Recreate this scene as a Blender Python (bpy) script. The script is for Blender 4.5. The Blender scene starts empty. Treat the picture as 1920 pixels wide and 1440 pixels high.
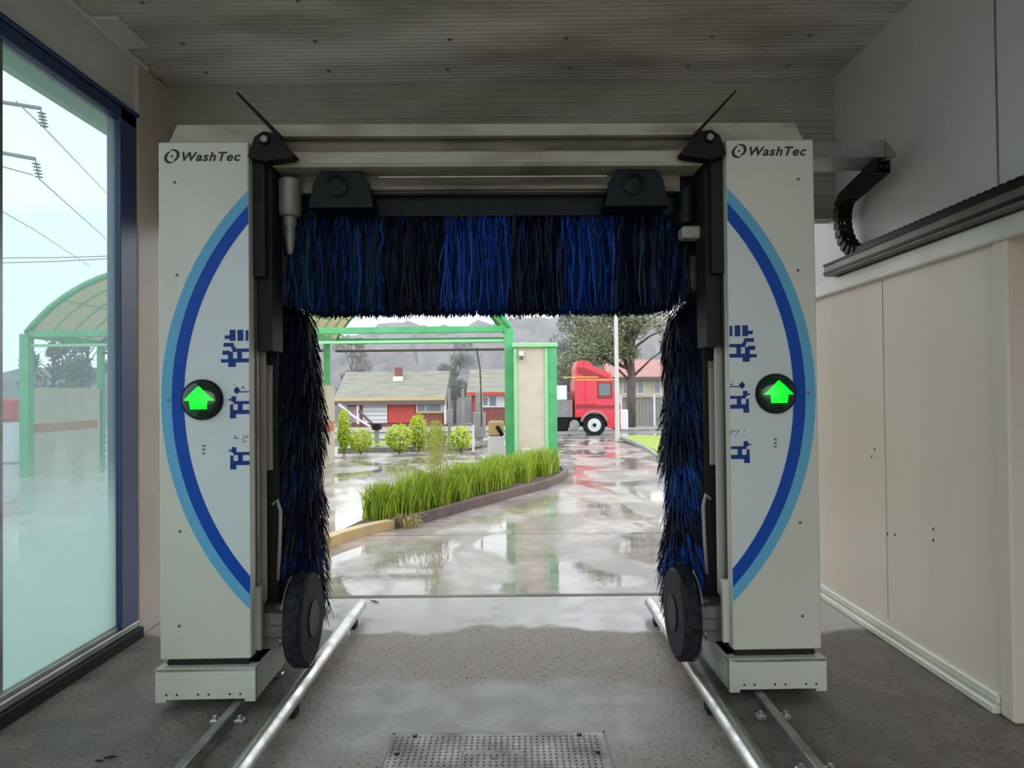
import bpy, math, random
from mathutils import Vector, Matrix
rng = random.Random(7)
PI = math.pi
S = bpy.context.scene
COL = S.collection

# ------------------------------------------------------------------ camera
FPX = 1300.0
CAM = Vector((0, 0, 1.65))
yaw, pit, rol = 6 / FPX, 18 / FPX, math.radians(0.6)
F = Vector((-math.sin(yaw) * math.cos(pit), math.cos(yaw) * math.cos(pit), math.sin(pit)))
R0 = Vector((math.cos(yaw), math.sin(yaw), 0))
U0 = R0.cross(F)
RR = R0 * math.cos(rol) - U0 * math.sin(rol)
UU = U0 * math.cos(rol) + R0 * math.sin(rol)
cd = bpy.data.cameras.new('camera')
cam = bpy.data.objects.new('camera', cd)
COL.objects.link(cam)
cd.sensor_width = 36
cd.lens = 36 * FPX / 1920
cd.clip_start = 0.05
cd.clip_end = 500
M = Matrix((RR, UU, -F)).transposed().to_4x4()
M.translation = CAM
cam.matrix_world = M
S.camera = cam

# ------------------------------------------------------------------ sky, exposure
W = bpy.data.worlds.new('overcast_sky')
S.world = W
W.use_nodes = True
nt = W.node_tree
nt.nodes.clear()
wo = nt.nodes.new('ShaderNodeOutputWorld')
bg = nt.nodes.new('ShaderNodeBackground')
tc = nt.nodes.new('ShaderNodeTexCoord')
sx = nt.nodes.new('ShaderNodeSeparateXYZ')
cr = nt.nodes.new('ShaderNodeValToRGB')
nz = nt.nodes.new('ShaderNodeTexNoise')
nz.inputs['Scale'].default_value = 2.2
nz.inputs['Detail'].default_value = 4
mx = nt.nodes.new('ShaderNodeMix')
mx.data_type = 'RGBA'
mx.blend_type = 'MULTIPLY'
mx.inputs[0].default_value = 0.25
cr.color_ramp.elements[0].position = 0.0
cr.color_ramp.elements[0].color = (0.92, 0.93, 0.95, 1)
cr.color_ramp.elements[1].position = 0.6
cr.color_ramp.elements[1].color = (0.85, 0.94, 1.0, 1)
nt.links.new(tc.outputs['Generated'], sx.inputs[0])
nt.links.new(sx.outputs['Z'], cr.inputs[0])
nt.links.new(tc.outputs['Generated'], nz.inputs['Vector'])
nt.links.new(cr.outputs[0], mx.inputs[6])
nt.links.new(nz.outputs['Fac'], mx.inputs[7])
nt.links.new(mx.outputs[2], bg.inputs['Color'])
bg.inputs['Strength'].default_value = 3.0
nt.links.new(bg.outputs[0], wo.inputs[0])
S.view_settings.view_transform = 'Standard'
S.view_settings.look = 'None'
S.view_settings.gamma = 1
S.view_settings.use_curve_mapping = False
S.view_settings.exposure = 0.0
try:
    S.cycles.max_bounces = 10
    S.cycles.diffuse_bounces = 6
    S.cycles.transparent_max_bounces = 16
    S.cycles.caustics_reflective = False
    S.cycles.sample_clamp_indirect = 6
except Exception:
    pass

# ------------------------------------------------------------------ helpers
def P(px, py, d):
    v = F + RR * ((px - 960) / FPX) - UU * ((py - 720) / FPX)
    t = d / v.y
    return CAM + v * t

def gz(y):
    if y < 14: return 0.0
    if y < 32: return -(y - 14) * 0.018
    return -0.324 - (y - 32) * 0.029

OFF = {}

def tag(o, label=None, cat=None, group=None, kind=None):
    if label: o['label'] = label
    if cat: o['category'] = cat
    if group: o['group'] = group
    if kind: o['kind'] = kind
    return o

def thing(name, label, cat, loc=(0, 0, 0), group=None, rz=0.0, local=False):
    o = bpy.data.objects.new(name, None)
    COL.objects.link(o)
    o.location = loc
    o.rotation_euler = (0, 0, rz)
    o.empty_display_size = 0.1
    OFF[o.name] = Vector((0, 0, 0)) if local else Vector(loc)
    return tag(o, label, cat, group)

class MB:
    def __init__(s): s.v = []; s.f = []; s.m = []; s.mi = 0
    def add(s, vs, fs):
        b = len(s.v)
        s.v += [tuple(v) for v in vs]
        s.f += [tuple(i + b for i in f) for f in fs]
        s.m += [s.mi] * len(fs)
        return s
    def box(s, x0, x1, y0, y1, z0, z1, bev=0.0):
        x0, x1 = min(x0, x1), max(x0, x1); y0, y1 = min(y0, y1), max(y0, y1); z0, z1 = min(z0, z1), max(z0, z1)
        if bev <= 0:
            vs = [(x, y, z) for z in (z0, z1) for y in (y0, y1) for x in (x0, x1)]
            fs = [(0, 2, 3, 1), (4, 5, 7, 6), (0, 1, 5, 4), (2, 6, 7, 3), (0, 4, 6, 2), (1, 3, 7, 5)]
            return s.add(vs, fs)
        b = min(bev, (x1 - x0) / 2.01, (y1 - y0) / 2.01, (z1 - z0) / 2.01)
        vs = []; idx = {}
        for i, X in enumerate((x0, x1)):
            for j, Y in enumerate((y0, y1)):
                for k, Z in enumerate((z0, z1)):
                    sx_, sy_, sz_ = (1 if i == 0 else -1), (1 if j == 0 else -1), (1 if k == 0 else -1)
                    idx[(i, j, k, 'x')] = len(vs); vs.append((X, Y + sy_ * b, Z + sz_ * b))
                    idx[(i, j, k, 'y')] = len(vs); vs.append((X + sx_ * b, Y, Z + sz_ * b))
                    idx[(i, j, k, 'z')] = len(vs); vs.append((X + sx_ * b, Y + sy_ * b, Z))
        fs = []
        for i in (0, 1):
            q = [idx[(i, 0, 0, 'x')], idx[(i, 0, 1, 'x')], idx[(i, 1, 1, 'x')], idx[(i, 1, 0, 'x')]]
            fs.append(q if i == 0 else q[::-1])
            q = [idx[(0, i, 0, 'y')], idx[(1, i, 0, 'y')], idx[(1, i, 1, 'y')], idx[(0, i, 1, 'y')]]
            fs.append(q if i == 0 else q[::-1])
            q = [idx[(0, 0, i, 'z')], idx[(0, 1, i, 'z')], idx[(1, 1, i, 'z')], idx[(1, 0, i, 'z')]]
            fs.append(q if i == 0 else q[::-1])
        for a in (0, 1):
            for c in (0, 1):
                fs.append([idx[(a, c, 0, 'x')], idx[(a, c, 0, 'y')], idx[(a, c, 1, 'y')], idx[(a, c, 1, 'x')]])
                fs.append([idx[(a, 0, c, 'x')], idx[(a, 0, c, 'z')], idx[(a, 1, c, 'z')], idx[(a, 1, c, 'x')]])
                fs.append([idx[(0, a, c, 'y')], idx[(0, a, c, 'z')], idx[(1, a, c, 'z')], idx[(1, a, c, 'y')]])
        for i in (0, 1):
            for j in (0, 1):
                for k in (0, 1):
                    fs.append([idx[(i, j, k, 'x')], idx[(i, j, k, 'y')], idx[(i, j, k, 'z')]])
        return s.add(vs, fs)
    def tube(s, pts, r, n=8, caps=True):
        pts = [Vector(p) for p in pts]
        rs = r if isinstance(r, (list, tuple)) else [r] * len(pts)
        vs = []; fs = []; pr = None
        for i, p in enumerate(pts):
            t = (pts[min(i + 1, len(pts) - 1)] - pts[max(i - 1, 0)])
            if t.length < 1e-9: t = Vector((0, 0, 1))
            t.normalize()
            if pr is None:
                a = t.orthogonal().normalized()
            else:
                a = pr - t * pr.dot(t)
                a = t.orthogonal().normalized() if a.length < 1e-6 else a.normalized()
            pr = a
            b = t.cross(a)
            for k in range(n):
                an = 2 * PI * k / n
                vs.append(p + (a * math.cos(an) + b * math.sin(an)) * rs[i])
        for i in range(len(pts) - 1):
            for k in range(n):
                k2 = (k + 1) % n
                fs.append((i * n + k, i * n + k2, (i + 1) * n + k2, (i + 1) * n + k))
        if caps:
            fs.append(tuple(range(n))[::-1])
            fs.append(tuple((len(pts) - 1) * n + k for k in range(n)))
        return s.add(vs, fs)
    def prism(s, poly, axis, a, b):
        # poly: 2D points in the two remaining axes; axis 'x','y','z'
        def mk(p, t):
            return {'x': (t, p[0], p[1]), 'y': (p[0], t, p[1]), 'z': (p[0], p[1], t)}[axis]
        n = len(poly)
        vs = [mk(p, a) for p in poly] + [mk(p, b) for p in poly]
        fs = [tuple(range(n)), tuple(range(n, 2 * n))[::-1]]
        for i in range(n):
            j = (i + 1) % n
            fs.append((i, i + n, j + n, j))
        return s.add(vs, fs)
    def lathe(s, c, axis, prof, n=24):
        # prof: (radius, position along axis)
        ax = {'x': Vector((1, 0, 0)), 'y': Vector((0, 1, 0)), 'z': Vector((0, 0, 1))}[axis]
        u = {'x': Vector((0, 1, 0)), 'y': Vector((1, 0, 0)), 'z': Vector((1, 0, 0))}[axis]
        w = ax.cross(u); c = Vector(c)
        vs = []; fs = []
        for r, h in prof:
            for k in range(n):
                an = 2 * PI * k / n
                vs.append(c + ax * h + (u * math.cos(an) + w * math.sin(an)) * max(r, 1e-4))
        for i in range(len(prof) - 1):
            for k in range(n):
                k2 = (k + 1) % n
                fs.append((i * n + k, i * n + k2, (i + 1) * n + k2, (i + 1) * n + k))
        fs.append(tuple(range(n))[::-1]); fs.append(tuple((len(prof) - 1) * n + k for k in range(n)))
        return s.add(vs, fs)
    def quad(s, a, b, c, d): return s.add([a, b, c, d], [(0, 1, 2, 3)])
    def build(s, name, mats, parent=None, smooth=False, fix=True):
        me = bpy.data.meshes.new(name)
        off = Vector((0, 0, 0))
        o = bpy.data.objects.new(name, me)
        if parent is not None:
            off = OFF.get(parent.name, Vector((0, 0, 0)))
        elif s.v and not name.startswith(('wall_', 'floor', 'ceiling', 'ground', 'trim_', 'window_')):
            xs = [v[0] for v in s.v]; ys = [v[1] for v in s.v]; zs = [v[2] for v in s.v]
            off = Vector(((min(xs) + max(xs)) / 2, (min(ys) + max(ys)) / 2, min(zs)))
        me.from_pydata([(v[0] - off.x, v[1] - off.y, v[2] - off.z) for v in s.v], [], s.f)
        if not isinstance(mats, (list, tuple)): mats = [mats]
        for m in mats: me.materials.append(m)
        if len(mats) > 1: me.polygons.foreach_set('material_index', s.m)
        me.update()
        if fix:
            import bmesh
            bm = bmesh.new(); bm.from_mesh(me)
            bmesh.ops.recalc_face_normals(bm, faces=bm.faces)
            bm.to_mesh(me); bm.free()
        if smooth:
            me.polygons.foreach_set('use_smooth', [True] * len(me.polygons))
            if smooth == 'auto':
                try: me.set_sharp_from_angle(angle=math.radians(38))
                except Exception: pass
        COL.objects.link(o)
        if parent is not None:
            o.parent = parent
        else:
            o.location = off
        OFF[o.name] = off
        return o

def box(name, mat, parent, *a, bev=0.0, **k):
    return MB().box(*a, bev=bev).build(name, mat, parent, **k)

def stc(o):  # setting
    o['kind'] = 'structure'
    return o

# ------------------------------------------------------------------ materials
def mat(name, col, rough=0.6, metal=0.0, col2=None, scale=6.0, detail=5.0, bump=0.0, bscale=None, stretch=(1, 1, 1),
        r2=None, spec=0.5, emit=None, es=1.0, coat=0.0, lo=0.35, hi=0.65):
    m = bpy.data.materials.new(name)
    m.use_nodes = True
    n = m.node_tree; b = n.nodes['Principled BSDF']
    b.inputs['Base Color'].default_value = (*col, 1)
    b.inputs['Roughness'].default_value = rough
    b.inputs['Metallic'].default_value = metal
    b.inputs['Specular IOR Level'].default_value = spec
    b.inputs['Coat Weight'].default_value = coat
    if emit:
        b.inputs['Emission Color'].default_value = (*emit, 1)
        b.inputs['Emission Strength'].default_value = es
    if col2 or bump or r2 is not None:
        t = n.nodes.new('ShaderNodeTexCoord'); mp = n.nodes.new('ShaderNodeMapping')
        mp.inputs['Scale'].default_value = stretch
        n.links.new(t.outputs['Object'], mp.inputs[0])
        nn = n.nodes.new('ShaderNodeTexNoise')
        nn.inputs['Scale'].default_value = scale; nn.inputs['Detail'].default_value = detail
        n.links.new(mp.outputs[0], nn.inputs['Vector'])
        ra = n.nodes.new('ShaderNodeValToRGB')
        ra.color_ramp.elements[0].position = lo; ra.color_ramp.elements[1].position = hi
        ra.color_ramp.elements[0].color = (*col, 1); ra.color_ramp.elements[1].color = (*(col2 or col), 1)
        n.links.new(nn.outputs['Fac'], ra.inputs[0])
        n.links.new(ra.outputs[0], b.inputs['Base Color'])
        if r2 is not None:
            mr = n.nodes.new('ShaderNodeMapRange')
            mr.inputs['From Min'].default_value = lo; mr.inputs['From Max'].default_value = hi
            mr.inputs['To Min'].default_value = rough; mr.inputs['To Max'].default_value = r2
            n.links.new(nn.outputs['Fac'], mr.inputs['Value'])
            n.links.new(mr.outputs[0], b.inputs['Roughness'])
        if bump:
            n2 = n.nodes.new('ShaderNodeTexNoise')
            n2.inputs['Scale'].default_value = bscale or scale * 4; n2.inputs['Detail'].default_value = 4
            n.links.new(mp.outputs[0], n2.inputs['Vector'])
            bp = n.nodes.new('ShaderNodeBump'); bp.inputs['Strength'].default_value = bump
            bp.inputs['Distance'].default_value = 0.02
            n.links.new(n2.outputs['Fac'], bp.inputs['Height'])
            n.links.new(bp.outputs[0], b.inputs['Normal'])
    return m

def nd(n, t, **k):
    x = n.nodes.new(t)
    for a, v in k.items():
        if a.startswith('i_'): x.inputs[int(a[2:])].default_value = v
        else: setattr(x, a, v)
    return x

M_wallL = mat('grey_painted_panel', (0.60, 0.61, 0.57), 0.45, col2=(0.50, 0.51, 0.47), scale=1.2)
M_wallR = mat('cream_wall_panel', (0.66, 0.58, 0.49), 0.30, col2=(0.54, 0.46, 0.375), scale=0.9, r2=0.45, stretch=(1, 1, 0.35), lo=.3, hi=.7)
M_wallU = mat('upper_wall_panel', (0.62, 0.62, 0.60), 0.4, col2=(0.50, 0.50, 0.48), scale=0.8, stretch=(1, 1, 0.4))
M_pill = mat('tan_grey_pillar', (0.54, 0.47, 0.385), 0.5, col2=(0.46, 0.41, 0.345), scale=1.5)
M_post = mat('cream_post_paint', (0.66, 0.65, 0.56), 0.4, col2=(0.52, 0.52, 0.42), scale=2, stretch=(1, 1, .3))
M_beam = mat('white_beam_paint', (0.72, 0.72, 0.68), 0.4, col2=(0.58, 0.57, 0.52), scale=2)
M_alu = mat('dull_aluminium', (0.33, 0.33, 0.32), 0.4, 0.7, col2=(0.22, 0.22, 0.2), scale=5)
M_steel = mat('galvanised_tube', (0.62, 0.62, 0.60), 0.28, 0.85, col2=(0.42, 0.41, 0.39), scale=9, r2=0.45)
M_rail = mat('worn_rail_steel', (0.36, 0.36, 0.34), 0.4, 0.6, col2=(0.22, 0.2, 0.17), scale=8)
M_navy = mat('navy_window_frame', (0.014, 0.035, 0.11), 0.4, 0.0, col2=(0.025, 0.05, 0.13), scale=2)
M_sill = mat('grey_sill_aluminium', (0.30, 0.29, 0.27), 0.4, 0.5, col2=(0.2, 0.2, 0.18), scale=4)
M_black = mat('black_plastic', (0.006, 0.006, 0.008), 0.5, spec=0.2)
M_rubber = mat('black_rubber', (0.004, 0.005, 0.008), 0.7, spec=0.2, col2=(0.022, 0.026, 0.032), scale=30)
M_teal = mat('dark_teal_housing', (0.003, 0.007, 0.009), 0.5, spec=0.2)
M_white = mat('white_powder_coat', (0.54, 0.55, 0.48), 0.38, col2=(0.48, 0.49, 0.41), scale=1.4, stretch=(1, 1, .4))
M_white2 = mat('bluish_white_film', (0.50, 0.555, 0.55), 0.35)
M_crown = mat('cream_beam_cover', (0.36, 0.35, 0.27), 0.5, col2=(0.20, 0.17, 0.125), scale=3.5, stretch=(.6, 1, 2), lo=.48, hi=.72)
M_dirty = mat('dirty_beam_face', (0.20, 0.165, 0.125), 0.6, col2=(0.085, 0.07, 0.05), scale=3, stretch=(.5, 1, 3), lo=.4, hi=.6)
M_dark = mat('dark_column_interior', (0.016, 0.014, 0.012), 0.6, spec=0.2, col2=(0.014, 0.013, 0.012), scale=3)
M_bronze = mat('brown_grey_profile', (0.16, 0.145, 0.12), 0.45, 0.3, col2=(0.10, 0.09, 0.07), scale=3, stretch=(1, 1, .2))
M_bronze2 = mat('pale_grey_profile', (0.34, 0.31, 0.26), 0.45, 0.2, col2=(0.25, 0.22, 0.18), scale=3, stretch=(1, 1, .2))
M_blue = mat('blue_stripe_film', (0.002, 0.055, 0.33), 0.4, spec=0.2)
M_lblue = mat('light_blue_stripe_film', (0.10, 0.34, 0.52), 0.4, spec=0.25)
M_pict = mat('navy_pictogram_film', (0.002, 0.03, 0.17), 0.4, spec=0.2)
M_logo = mat('black_lettering', (0.008, 0.008, 0.01), 0.4)
M_screw = mat('screw_grey', (0.12, 0.12, 0.11), 0.4, 0.5)
M_lens = mat('dark_green_lens', (0.0, 0.03, 0.008), 0.12, coat=0.5)
M_arrow = mat('lit_green_arrow', (0.0, 0.5, 0.03), 0.3, emit=(0.0, 1.0, 0.02), es=1.05)
M_hose = mat('grey_hose', (0.30, 0.28, 0.25), 0.4)
M_motor = mat('grey_motor_casing', (0.20, 0.20, 0.17), 0.45, 0.2, col2=(0.14, 0.14, 0.12), scale=8)
M_b1 = mat('blue_bristle', (0.003, 0.048, 0.28), 0.45, spec=0.12)
M_b2 = mat('deep_blue_bristle', (0.002, 0.014, 0.075), 0.5, spec=0.12)
M_b3 = mat('navy_bristle', (0.002, 0.005, 0.015), 0.5, spec=0.12)
M_b4 = mat('teal_bristle', (0.003, 0.036, 0.062), 0.5, spec=0.12)
M_green = mat('green_steel_paint', (0.06, 0.36, 0.12), 0.4, col2=(0.10, 0.44, 0.18), scale=3)
M_greenL = mat('pale_green_trim', (0.30, 0.62, 0.32), 0.4)
M_poly = None
M_bay = mat('cream_bay_wall', (0.62, 0.55, 0.44), 0.6, col2=(0.55, 0.47, 0.36), scale=3)
M_orange = mat('orange_brick_band', (0.55, 0.20, 0.11), 0.7, col2=(0.45, 0.16, 0.09), scale=6)
M_red = mat('red_truck_paint', (0.62, 0.012, 0.04), 0.3, coat=0.4)
M_red2 = mat('dark_red_truck_paint', (0.28, 0.01, 0.025), 0.35)
M_glass = mat('dark_vehicle_glass', (0.10, 0.15, 0.16), 0.08)
M_chrome = mat('silver_wheel_metal', (0.6, 0.6, 0.6), 0.3, 0.5)
M_soil = mat('dark_mulch', (0.055, 0.035, 0.03), 0.9, col2=(0.12, 0.07, 0.05), scale=14, bump=0.6)
M_timber = mat('brown_timber_edging', (0.085, 0.052, 0.045), 0.55, col2=(0.14, 0.09, 0.075), scale=4)
M_ykerb = mat('faded_yellow_kerb', (0.60, 0.42, 0.16), 0.6, col2=(0.50, 0.38, 0.22), scale=6)
M_kerb = mat('grey_kerb_concrete', (0.30, 0.29, 0.27), 0.6, col2=(0.18, 0.17, 0.15), scale=5)
M_g1 = mat('lime_grass_blade', (0.36, 0.47, 0.02), 0.5)
M_g2 = mat('green_grass_blade', (0.13, 0.27, 0.015), 0.5)
M_g3 = mat('dry_grass_blade', (0.42, 0.34, 0.12), 0.6)
M_l1 = mat('olive_leaf', (0.15, 0.18, 0.075), 0.6)
M_l2 = mat('grey_green_leaf', (0.24, 0.25, 0.15), 0.6)
M_bark = mat('grey_brown_bark', (0.16, 0.12, 0.10), 0.8, col2=(0.08, 0.06, 0.05), scale=6, stretch=(1, 1, .2))
M_lime = mat('lime_shrub_leaf', (0.48, 0.56, 0.03), 0.5)
M_lime2 = mat('dark_shrub_leaf', (0.18, 0.30, 0.02), 0.5)
M_lawn = mat('bright_lawn', (0.30, 0.38, 0.04), 0.9, col2=(0.20, 0.28, 0.035), scale=9, bump=0.5)
M_hill = mat('hazy_wooded_hill', (0.13, 0.125, 0.13), 0.9, col2=(0.19, 0.18, 0.175), scale=0.35, detail=9, bump=0.5, bscale=1.0)
M_roof = mat('weathered_roof_tiles', (0.27, 0.25, 0.18), 0.7, col2=(0.19, 0.18, 0.16), scale=1.5, stretch=(.4, 1, 3))
M_roofp = mat('pink_red_roof_tiles', (0.42, 0.20, 0.18), 0.7, col2=(0.34, 0.16, 0.14), scale=2)
M_brick = mat('brown_red_brick', (0.28, 0.10, 0.08), 0.8, col2=(0.2, 0.08, 0.065), scale=4)
M_redd = mat('red_panel_paint', (0.50, 0.06, 0.05), 0.5)
M_wpaint = mat('white_joinery', (0.68, 0.68, 0.70), 0.5)
M_cwall = mat('cream_weatherboard', (0.55, 0.50, 0.38), 0.6)
M_shade = mat('grey_window_pane', (0.20, 0.24, 0.28), 0.15)
M_fence = mat('grey_fence_panel', (0.20, 0.20, 0.19), 0.7, col2=(0.25, 0.25, 0.24), scale=3)
M_gutter = mat('brown_gutter', (0.12, 0.09, 0.085), 0.6)
M_conc2 = mat('asphalt_road', (0.16, 0.15, 0.15), 0.25, col2=(0.11, 0.10, 0.105), scale=1.2, r2=.45)
M_yel = mat('yellow_strip_paint', (0.65, 0.45, 0.05), 0.5)

def corrugated(name, c1, c2, axis, period):
    m = mat(name, c1, 0.5, col2=c2, scale=1.3, detail=7, lo=.38, hi=.66, stretch=(.6, 1.5, 1.5))
    return m
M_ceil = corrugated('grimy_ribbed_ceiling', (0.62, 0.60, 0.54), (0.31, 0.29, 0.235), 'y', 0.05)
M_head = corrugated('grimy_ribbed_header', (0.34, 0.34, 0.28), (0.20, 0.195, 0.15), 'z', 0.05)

# window film glass
def glass_mat():
    m = bpy.data.materials.new('soap_filmed_glass'); m.use_nodes = True
    n = m.node_tree; n.nodes.clear()
    out = nd(n, 'ShaderNodeOutputMaterial')
    tr = nd(n, 'ShaderNodeBsdfTransparent'); tr.inputs[0].default_value = (0.70, 0.765, 0.795, 1)
    gl = nd(n, 'ShaderNodeBsdfGlossy'); gl.inputs['Roughness'].default_value = 0.05
    lw0 = nd(n, 'ShaderNodeLayerWeight'); lw0.inputs[0].default_value = 0.5
    lw = nd(n, 'ShaderNodeMath', operation='POWER'); lw.inputs[1].default_value = 7.0; n.links.new(lw0.outputs['Facing'], lw.inputs[0])
    tl = nd(n, 'ShaderNodeBsdfTranslucent'); tl.inputs[0].default_value = (0.62, 0.78, 0.73, 1)
    df = nd(n, 'ShaderNodeBsdfDiffuse'); df.inputs[0].default_value = (0.62, 0.70, 0.64, 1)
    film = nd(n, 'ShaderNodeMixShader'); film.inputs[0].default_value = 0.35
    n.links.new(tl.outputs[0], film.inputs[1]); n.links.new(df.outputs[0], film.inputs[2])
    t = nd(n, 'ShaderNodeTexCoord'); sp = nd(n, 'ShaderNodeSeparateXYZ')
    n.links.new(t.outputs['Object'], sp.inputs[0])
    mp = nd(n, 'ShaderNodeMapping'); mp.inputs['Scale'].default_value = (1, 1.6, .35)
    n.links.new(t.outputs['Object'], mp.inputs[0])
    nn = nd(n, 'ShaderNodeTexNoise'); nn.inputs['Scale'].default_value = 2.2; nn.inputs['Detail'].default_value = 6
    n.links.new(mp.outputs[0], nn.inputs['Vector'])
    a = nd(n, 'ShaderNodeMath', operation='MULTIPLY_ADD')
    n.links.new(nn.outputs['Fac'], a.inputs[0]); a.inputs[1].default_value = -0.7
    n.links.new(sp.outputs['Z'], a.inputs[2])
    mr = nd(n, 'ShaderNodeMapRange', interpolation_type='SMOOTHSTEP')
    mr.inputs['From Min'].default_value = 0.25; mr.inputs['From Max'].default_value = 1.10
    mr.inputs['To Min'].default_value = 0.80; mr.inputs['To Max'].default_value = 0.17
    n.links.new(a.outputs[0], mr.inputs['Value'])
    m1 = nd(n, 'ShaderNodeMixShader')
    n.links.new(mr.outputs[0], m1.inputs[0]); n.links.new(tr.outputs[0], m1.inputs[1]); n.links.new(film.outputs[0], m1.inputs[2])
    m2 = nd(n, 'ShaderNodeMixShader')
    n.links.new(lw.outputs[0], m2.inputs[0]); n.links.new(m1.outputs[0], m2.inputs[1]); n.links.new(gl.outputs[0], m2.inputs[2])
    n.links.new(m2.outputs[0], out.inputs[0])
    return m
M_pane = glass_mat()

def poly_mat():
    m = bpy.data.materials.new('cream_polycarbonate'); m.use_nodes = True
    n = m.node_tree; n.nodes.clear()
    out = nd(n, 'ShaderNodeOutputMaterial')
    tl = nd(n, 'ShaderNodeBsdfTranslucent'); tl.inputs[0].default_value = (0.78, 0.72, 0.54, 1)
    df = nd(n, 'ShaderNodeBsdfDiffuse'); df.inputs[0].default_value = (0.55, 0.5, 0.38, 1)
    mxx = nd(n, 'ShaderNodeMixShader'); mxx.inputs[0].default_value = 0.4
    n.links.new(tl.outputs[0], mxx.inputs[1]); n.links.new(df.outputs[0], mxx.inputs[2]); n.links.new(mxx.outputs[0], out.inputs[0])
    return m
M_poly = poly_mat()

def floor_mat(name, inside):
    m = bpy.data.materials.new(name); m.use_nodes = True
    n = m.node_tree; b = n.nodes['Principled BSDF']; L = n.links.new
    t = nd(n, 'ShaderNodeTexCoord'); sp = nd(n, 'ShaderNodeSeparateXYZ'); L(t.outputs['Object'], sp.inputs[0])
    def noise(sc, det, st=(1, 1, 1), dist=0):
        mp = nd(n, 'ShaderNodeMapping'); mp.inputs['Scale'].default_value = st; L(t.outputs['Object'], mp.inputs[0])
        x = nd(n, 'ShaderNodeTexNoise'); x.inputs['Scale'].default_value = sc; x.inputs['Detail'].default_value = det
        x.inputs['Distortion'].default_value = dist
        L(mp.outputs[0], x.inputs['Vector']); return x.outputs['Fac']
    def rng_(v, a, b_, c, d, sm=True):
        x = nd(n, 'ShaderNodeMapRange', interpolation_type='SMOOTHSTEP' if sm else 'LINEAR')
        for k, q in zip(('From Min', 'From Max', 'To Min', 'To Max'), (a, b_, c, d)): x.inputs[k].default_value = q
        L(v, x.inputs['Value']); return x.outputs[0]
    def math_(op, a, b_):
        x = nd(n, 'ShaderNodeMath', operation=op)
        for i, q in enumerate((a, b_)):
            if isinstance(q, (int, float)): x.inputs[i].default_value = q
            else: L(q, x.inputs[i])
        return x.outputs[0]
    def mixc(f, a, b_):
        x = nd(n, 'ShaderNodeMix', data_type='RGBA')
        L(f, x.inputs[0])
        for i, q in ((6, a), (7, b_)):
            if isinstance(q, tuple): x.inputs[i].default_value = (*q, 1)
            else: L(q, x.inputs[i])
        return x.outputs[2]
    big = noise(0.9, 5, dist=.3); fine = noise(45, 4); mid = noise(5, 6)
    if inside:
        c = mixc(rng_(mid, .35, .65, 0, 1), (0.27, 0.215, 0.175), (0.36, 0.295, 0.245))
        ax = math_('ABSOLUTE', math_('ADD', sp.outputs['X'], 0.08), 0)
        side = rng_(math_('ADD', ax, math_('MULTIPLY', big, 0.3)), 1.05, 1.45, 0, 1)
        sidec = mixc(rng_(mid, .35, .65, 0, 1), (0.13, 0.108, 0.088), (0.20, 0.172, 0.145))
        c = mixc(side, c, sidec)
        spk = rng_(fine, .54, .66, 0, .75)
        c = mixc(spk, c, (0.05, 0.045, 0.045))
        # wet patches: smoother, with sky sheen painted into the colour
        y_ = math_('ADD', sp.outputs['Y'], math_('MULTIPLY', math_('SUBTRACT', noise(1.1, 4), 0.5), 0.9))
        wet_sheen = rng_(y_, 4.80, 4.90, 0, 1)
        d1 = rng_(y_, 3.0, 3.3, 0, 1); d2 = rng_(y_, 3.85, 4.05, 1, 0)
        damp_sheen = math_('MULTIPLY', math_('MULTIPLY', d1, d2), rng_(ax, .8, 1.15, 1, 0))
        c = mixc(math_('MULTIPLY', damp_sheen, .6), c, (0.31, 0.31, 0.325))  # grey-blue gloss of the damp lane put into the colour
        rough = math_('SUBTRACT', rng_(mid, .3, .7, .50, .75), math_('MULTIPLY', wet_sheen, .42))
        rough = math_('SUBTRACT', rough, math_('MULTIPLY', damp_sheen, .14))
        c = mixc(math_('MULTIPLY', wet_sheen, .8), c, (0.47, 0.43, 0.44))  # sky reflection on the far wet floor painted as a paler colour
        b.inputs['Specular IOR Level'].default_value = 0.4
        bh = math_('ADD', fine, 0)
        bstr = math_('SUBTRACT', 0.5, math_('MULTIPLY', wet_sheen, .42))
    else:
        c = mixc(rng_(mid, .35, .65, 0, 1), (0.33, 0.275, 0.24), (0.43, 0.375, 0.35))
        c = mixc(rng_(big, .4, .6, 0, .7), c, (0.16, 0.125, 0.11))
        pud = rng_(math_('ADD', noise(0.8, 6, (1, .55, 1), .8), 0), .42, .56, 0, 1)
        rough = rng_(pud, 0, 1, .30, .045)
        # joints across the slab
        yy = math_('ADD', sp.outputs['Y'], math_('MULTIPLY', math_('SUBTRACT', noise(3, 2), .5), .02))
        j = math_('ABSOLUTE', math_('SUBTRACT', math_('FRACT', math_('DIVIDE', math_('SUBTRACT', yy, 1.25), 4.6), 0), .5), 0)
        jl = rng_(j, 0.0, .006, 1, 0)
        c = mixc(jl, c, (0.06, 0.05, 0.045))
        bh = noise(9, 3, (1, .6, 1))
        bstr = rng_(pud, 0, 1, .16, .035)
    L(c, b.inputs['Base Color']); L(rough, b.inputs['Roughness'])
    bp = nd(n, 'ShaderNodeBump'); bp.inputs['Distance'].default_value = 0.012
    L(bh, bp.inputs['Height']); L(bstr, bp.inputs['Strength']); L(bp.outputs[0], b.inputs['Normal'])
    return m
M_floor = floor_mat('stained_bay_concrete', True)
M_yard = floor_mat('wet_yard_concrete', False)

# ------------------------------------------------------------------ the bay
YE = 5.24          # plane of the exit header
stc(box('floor', M_floor, None, -3.4, 3.6, -3.0, 5.66, -0.2, 0.0))
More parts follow.
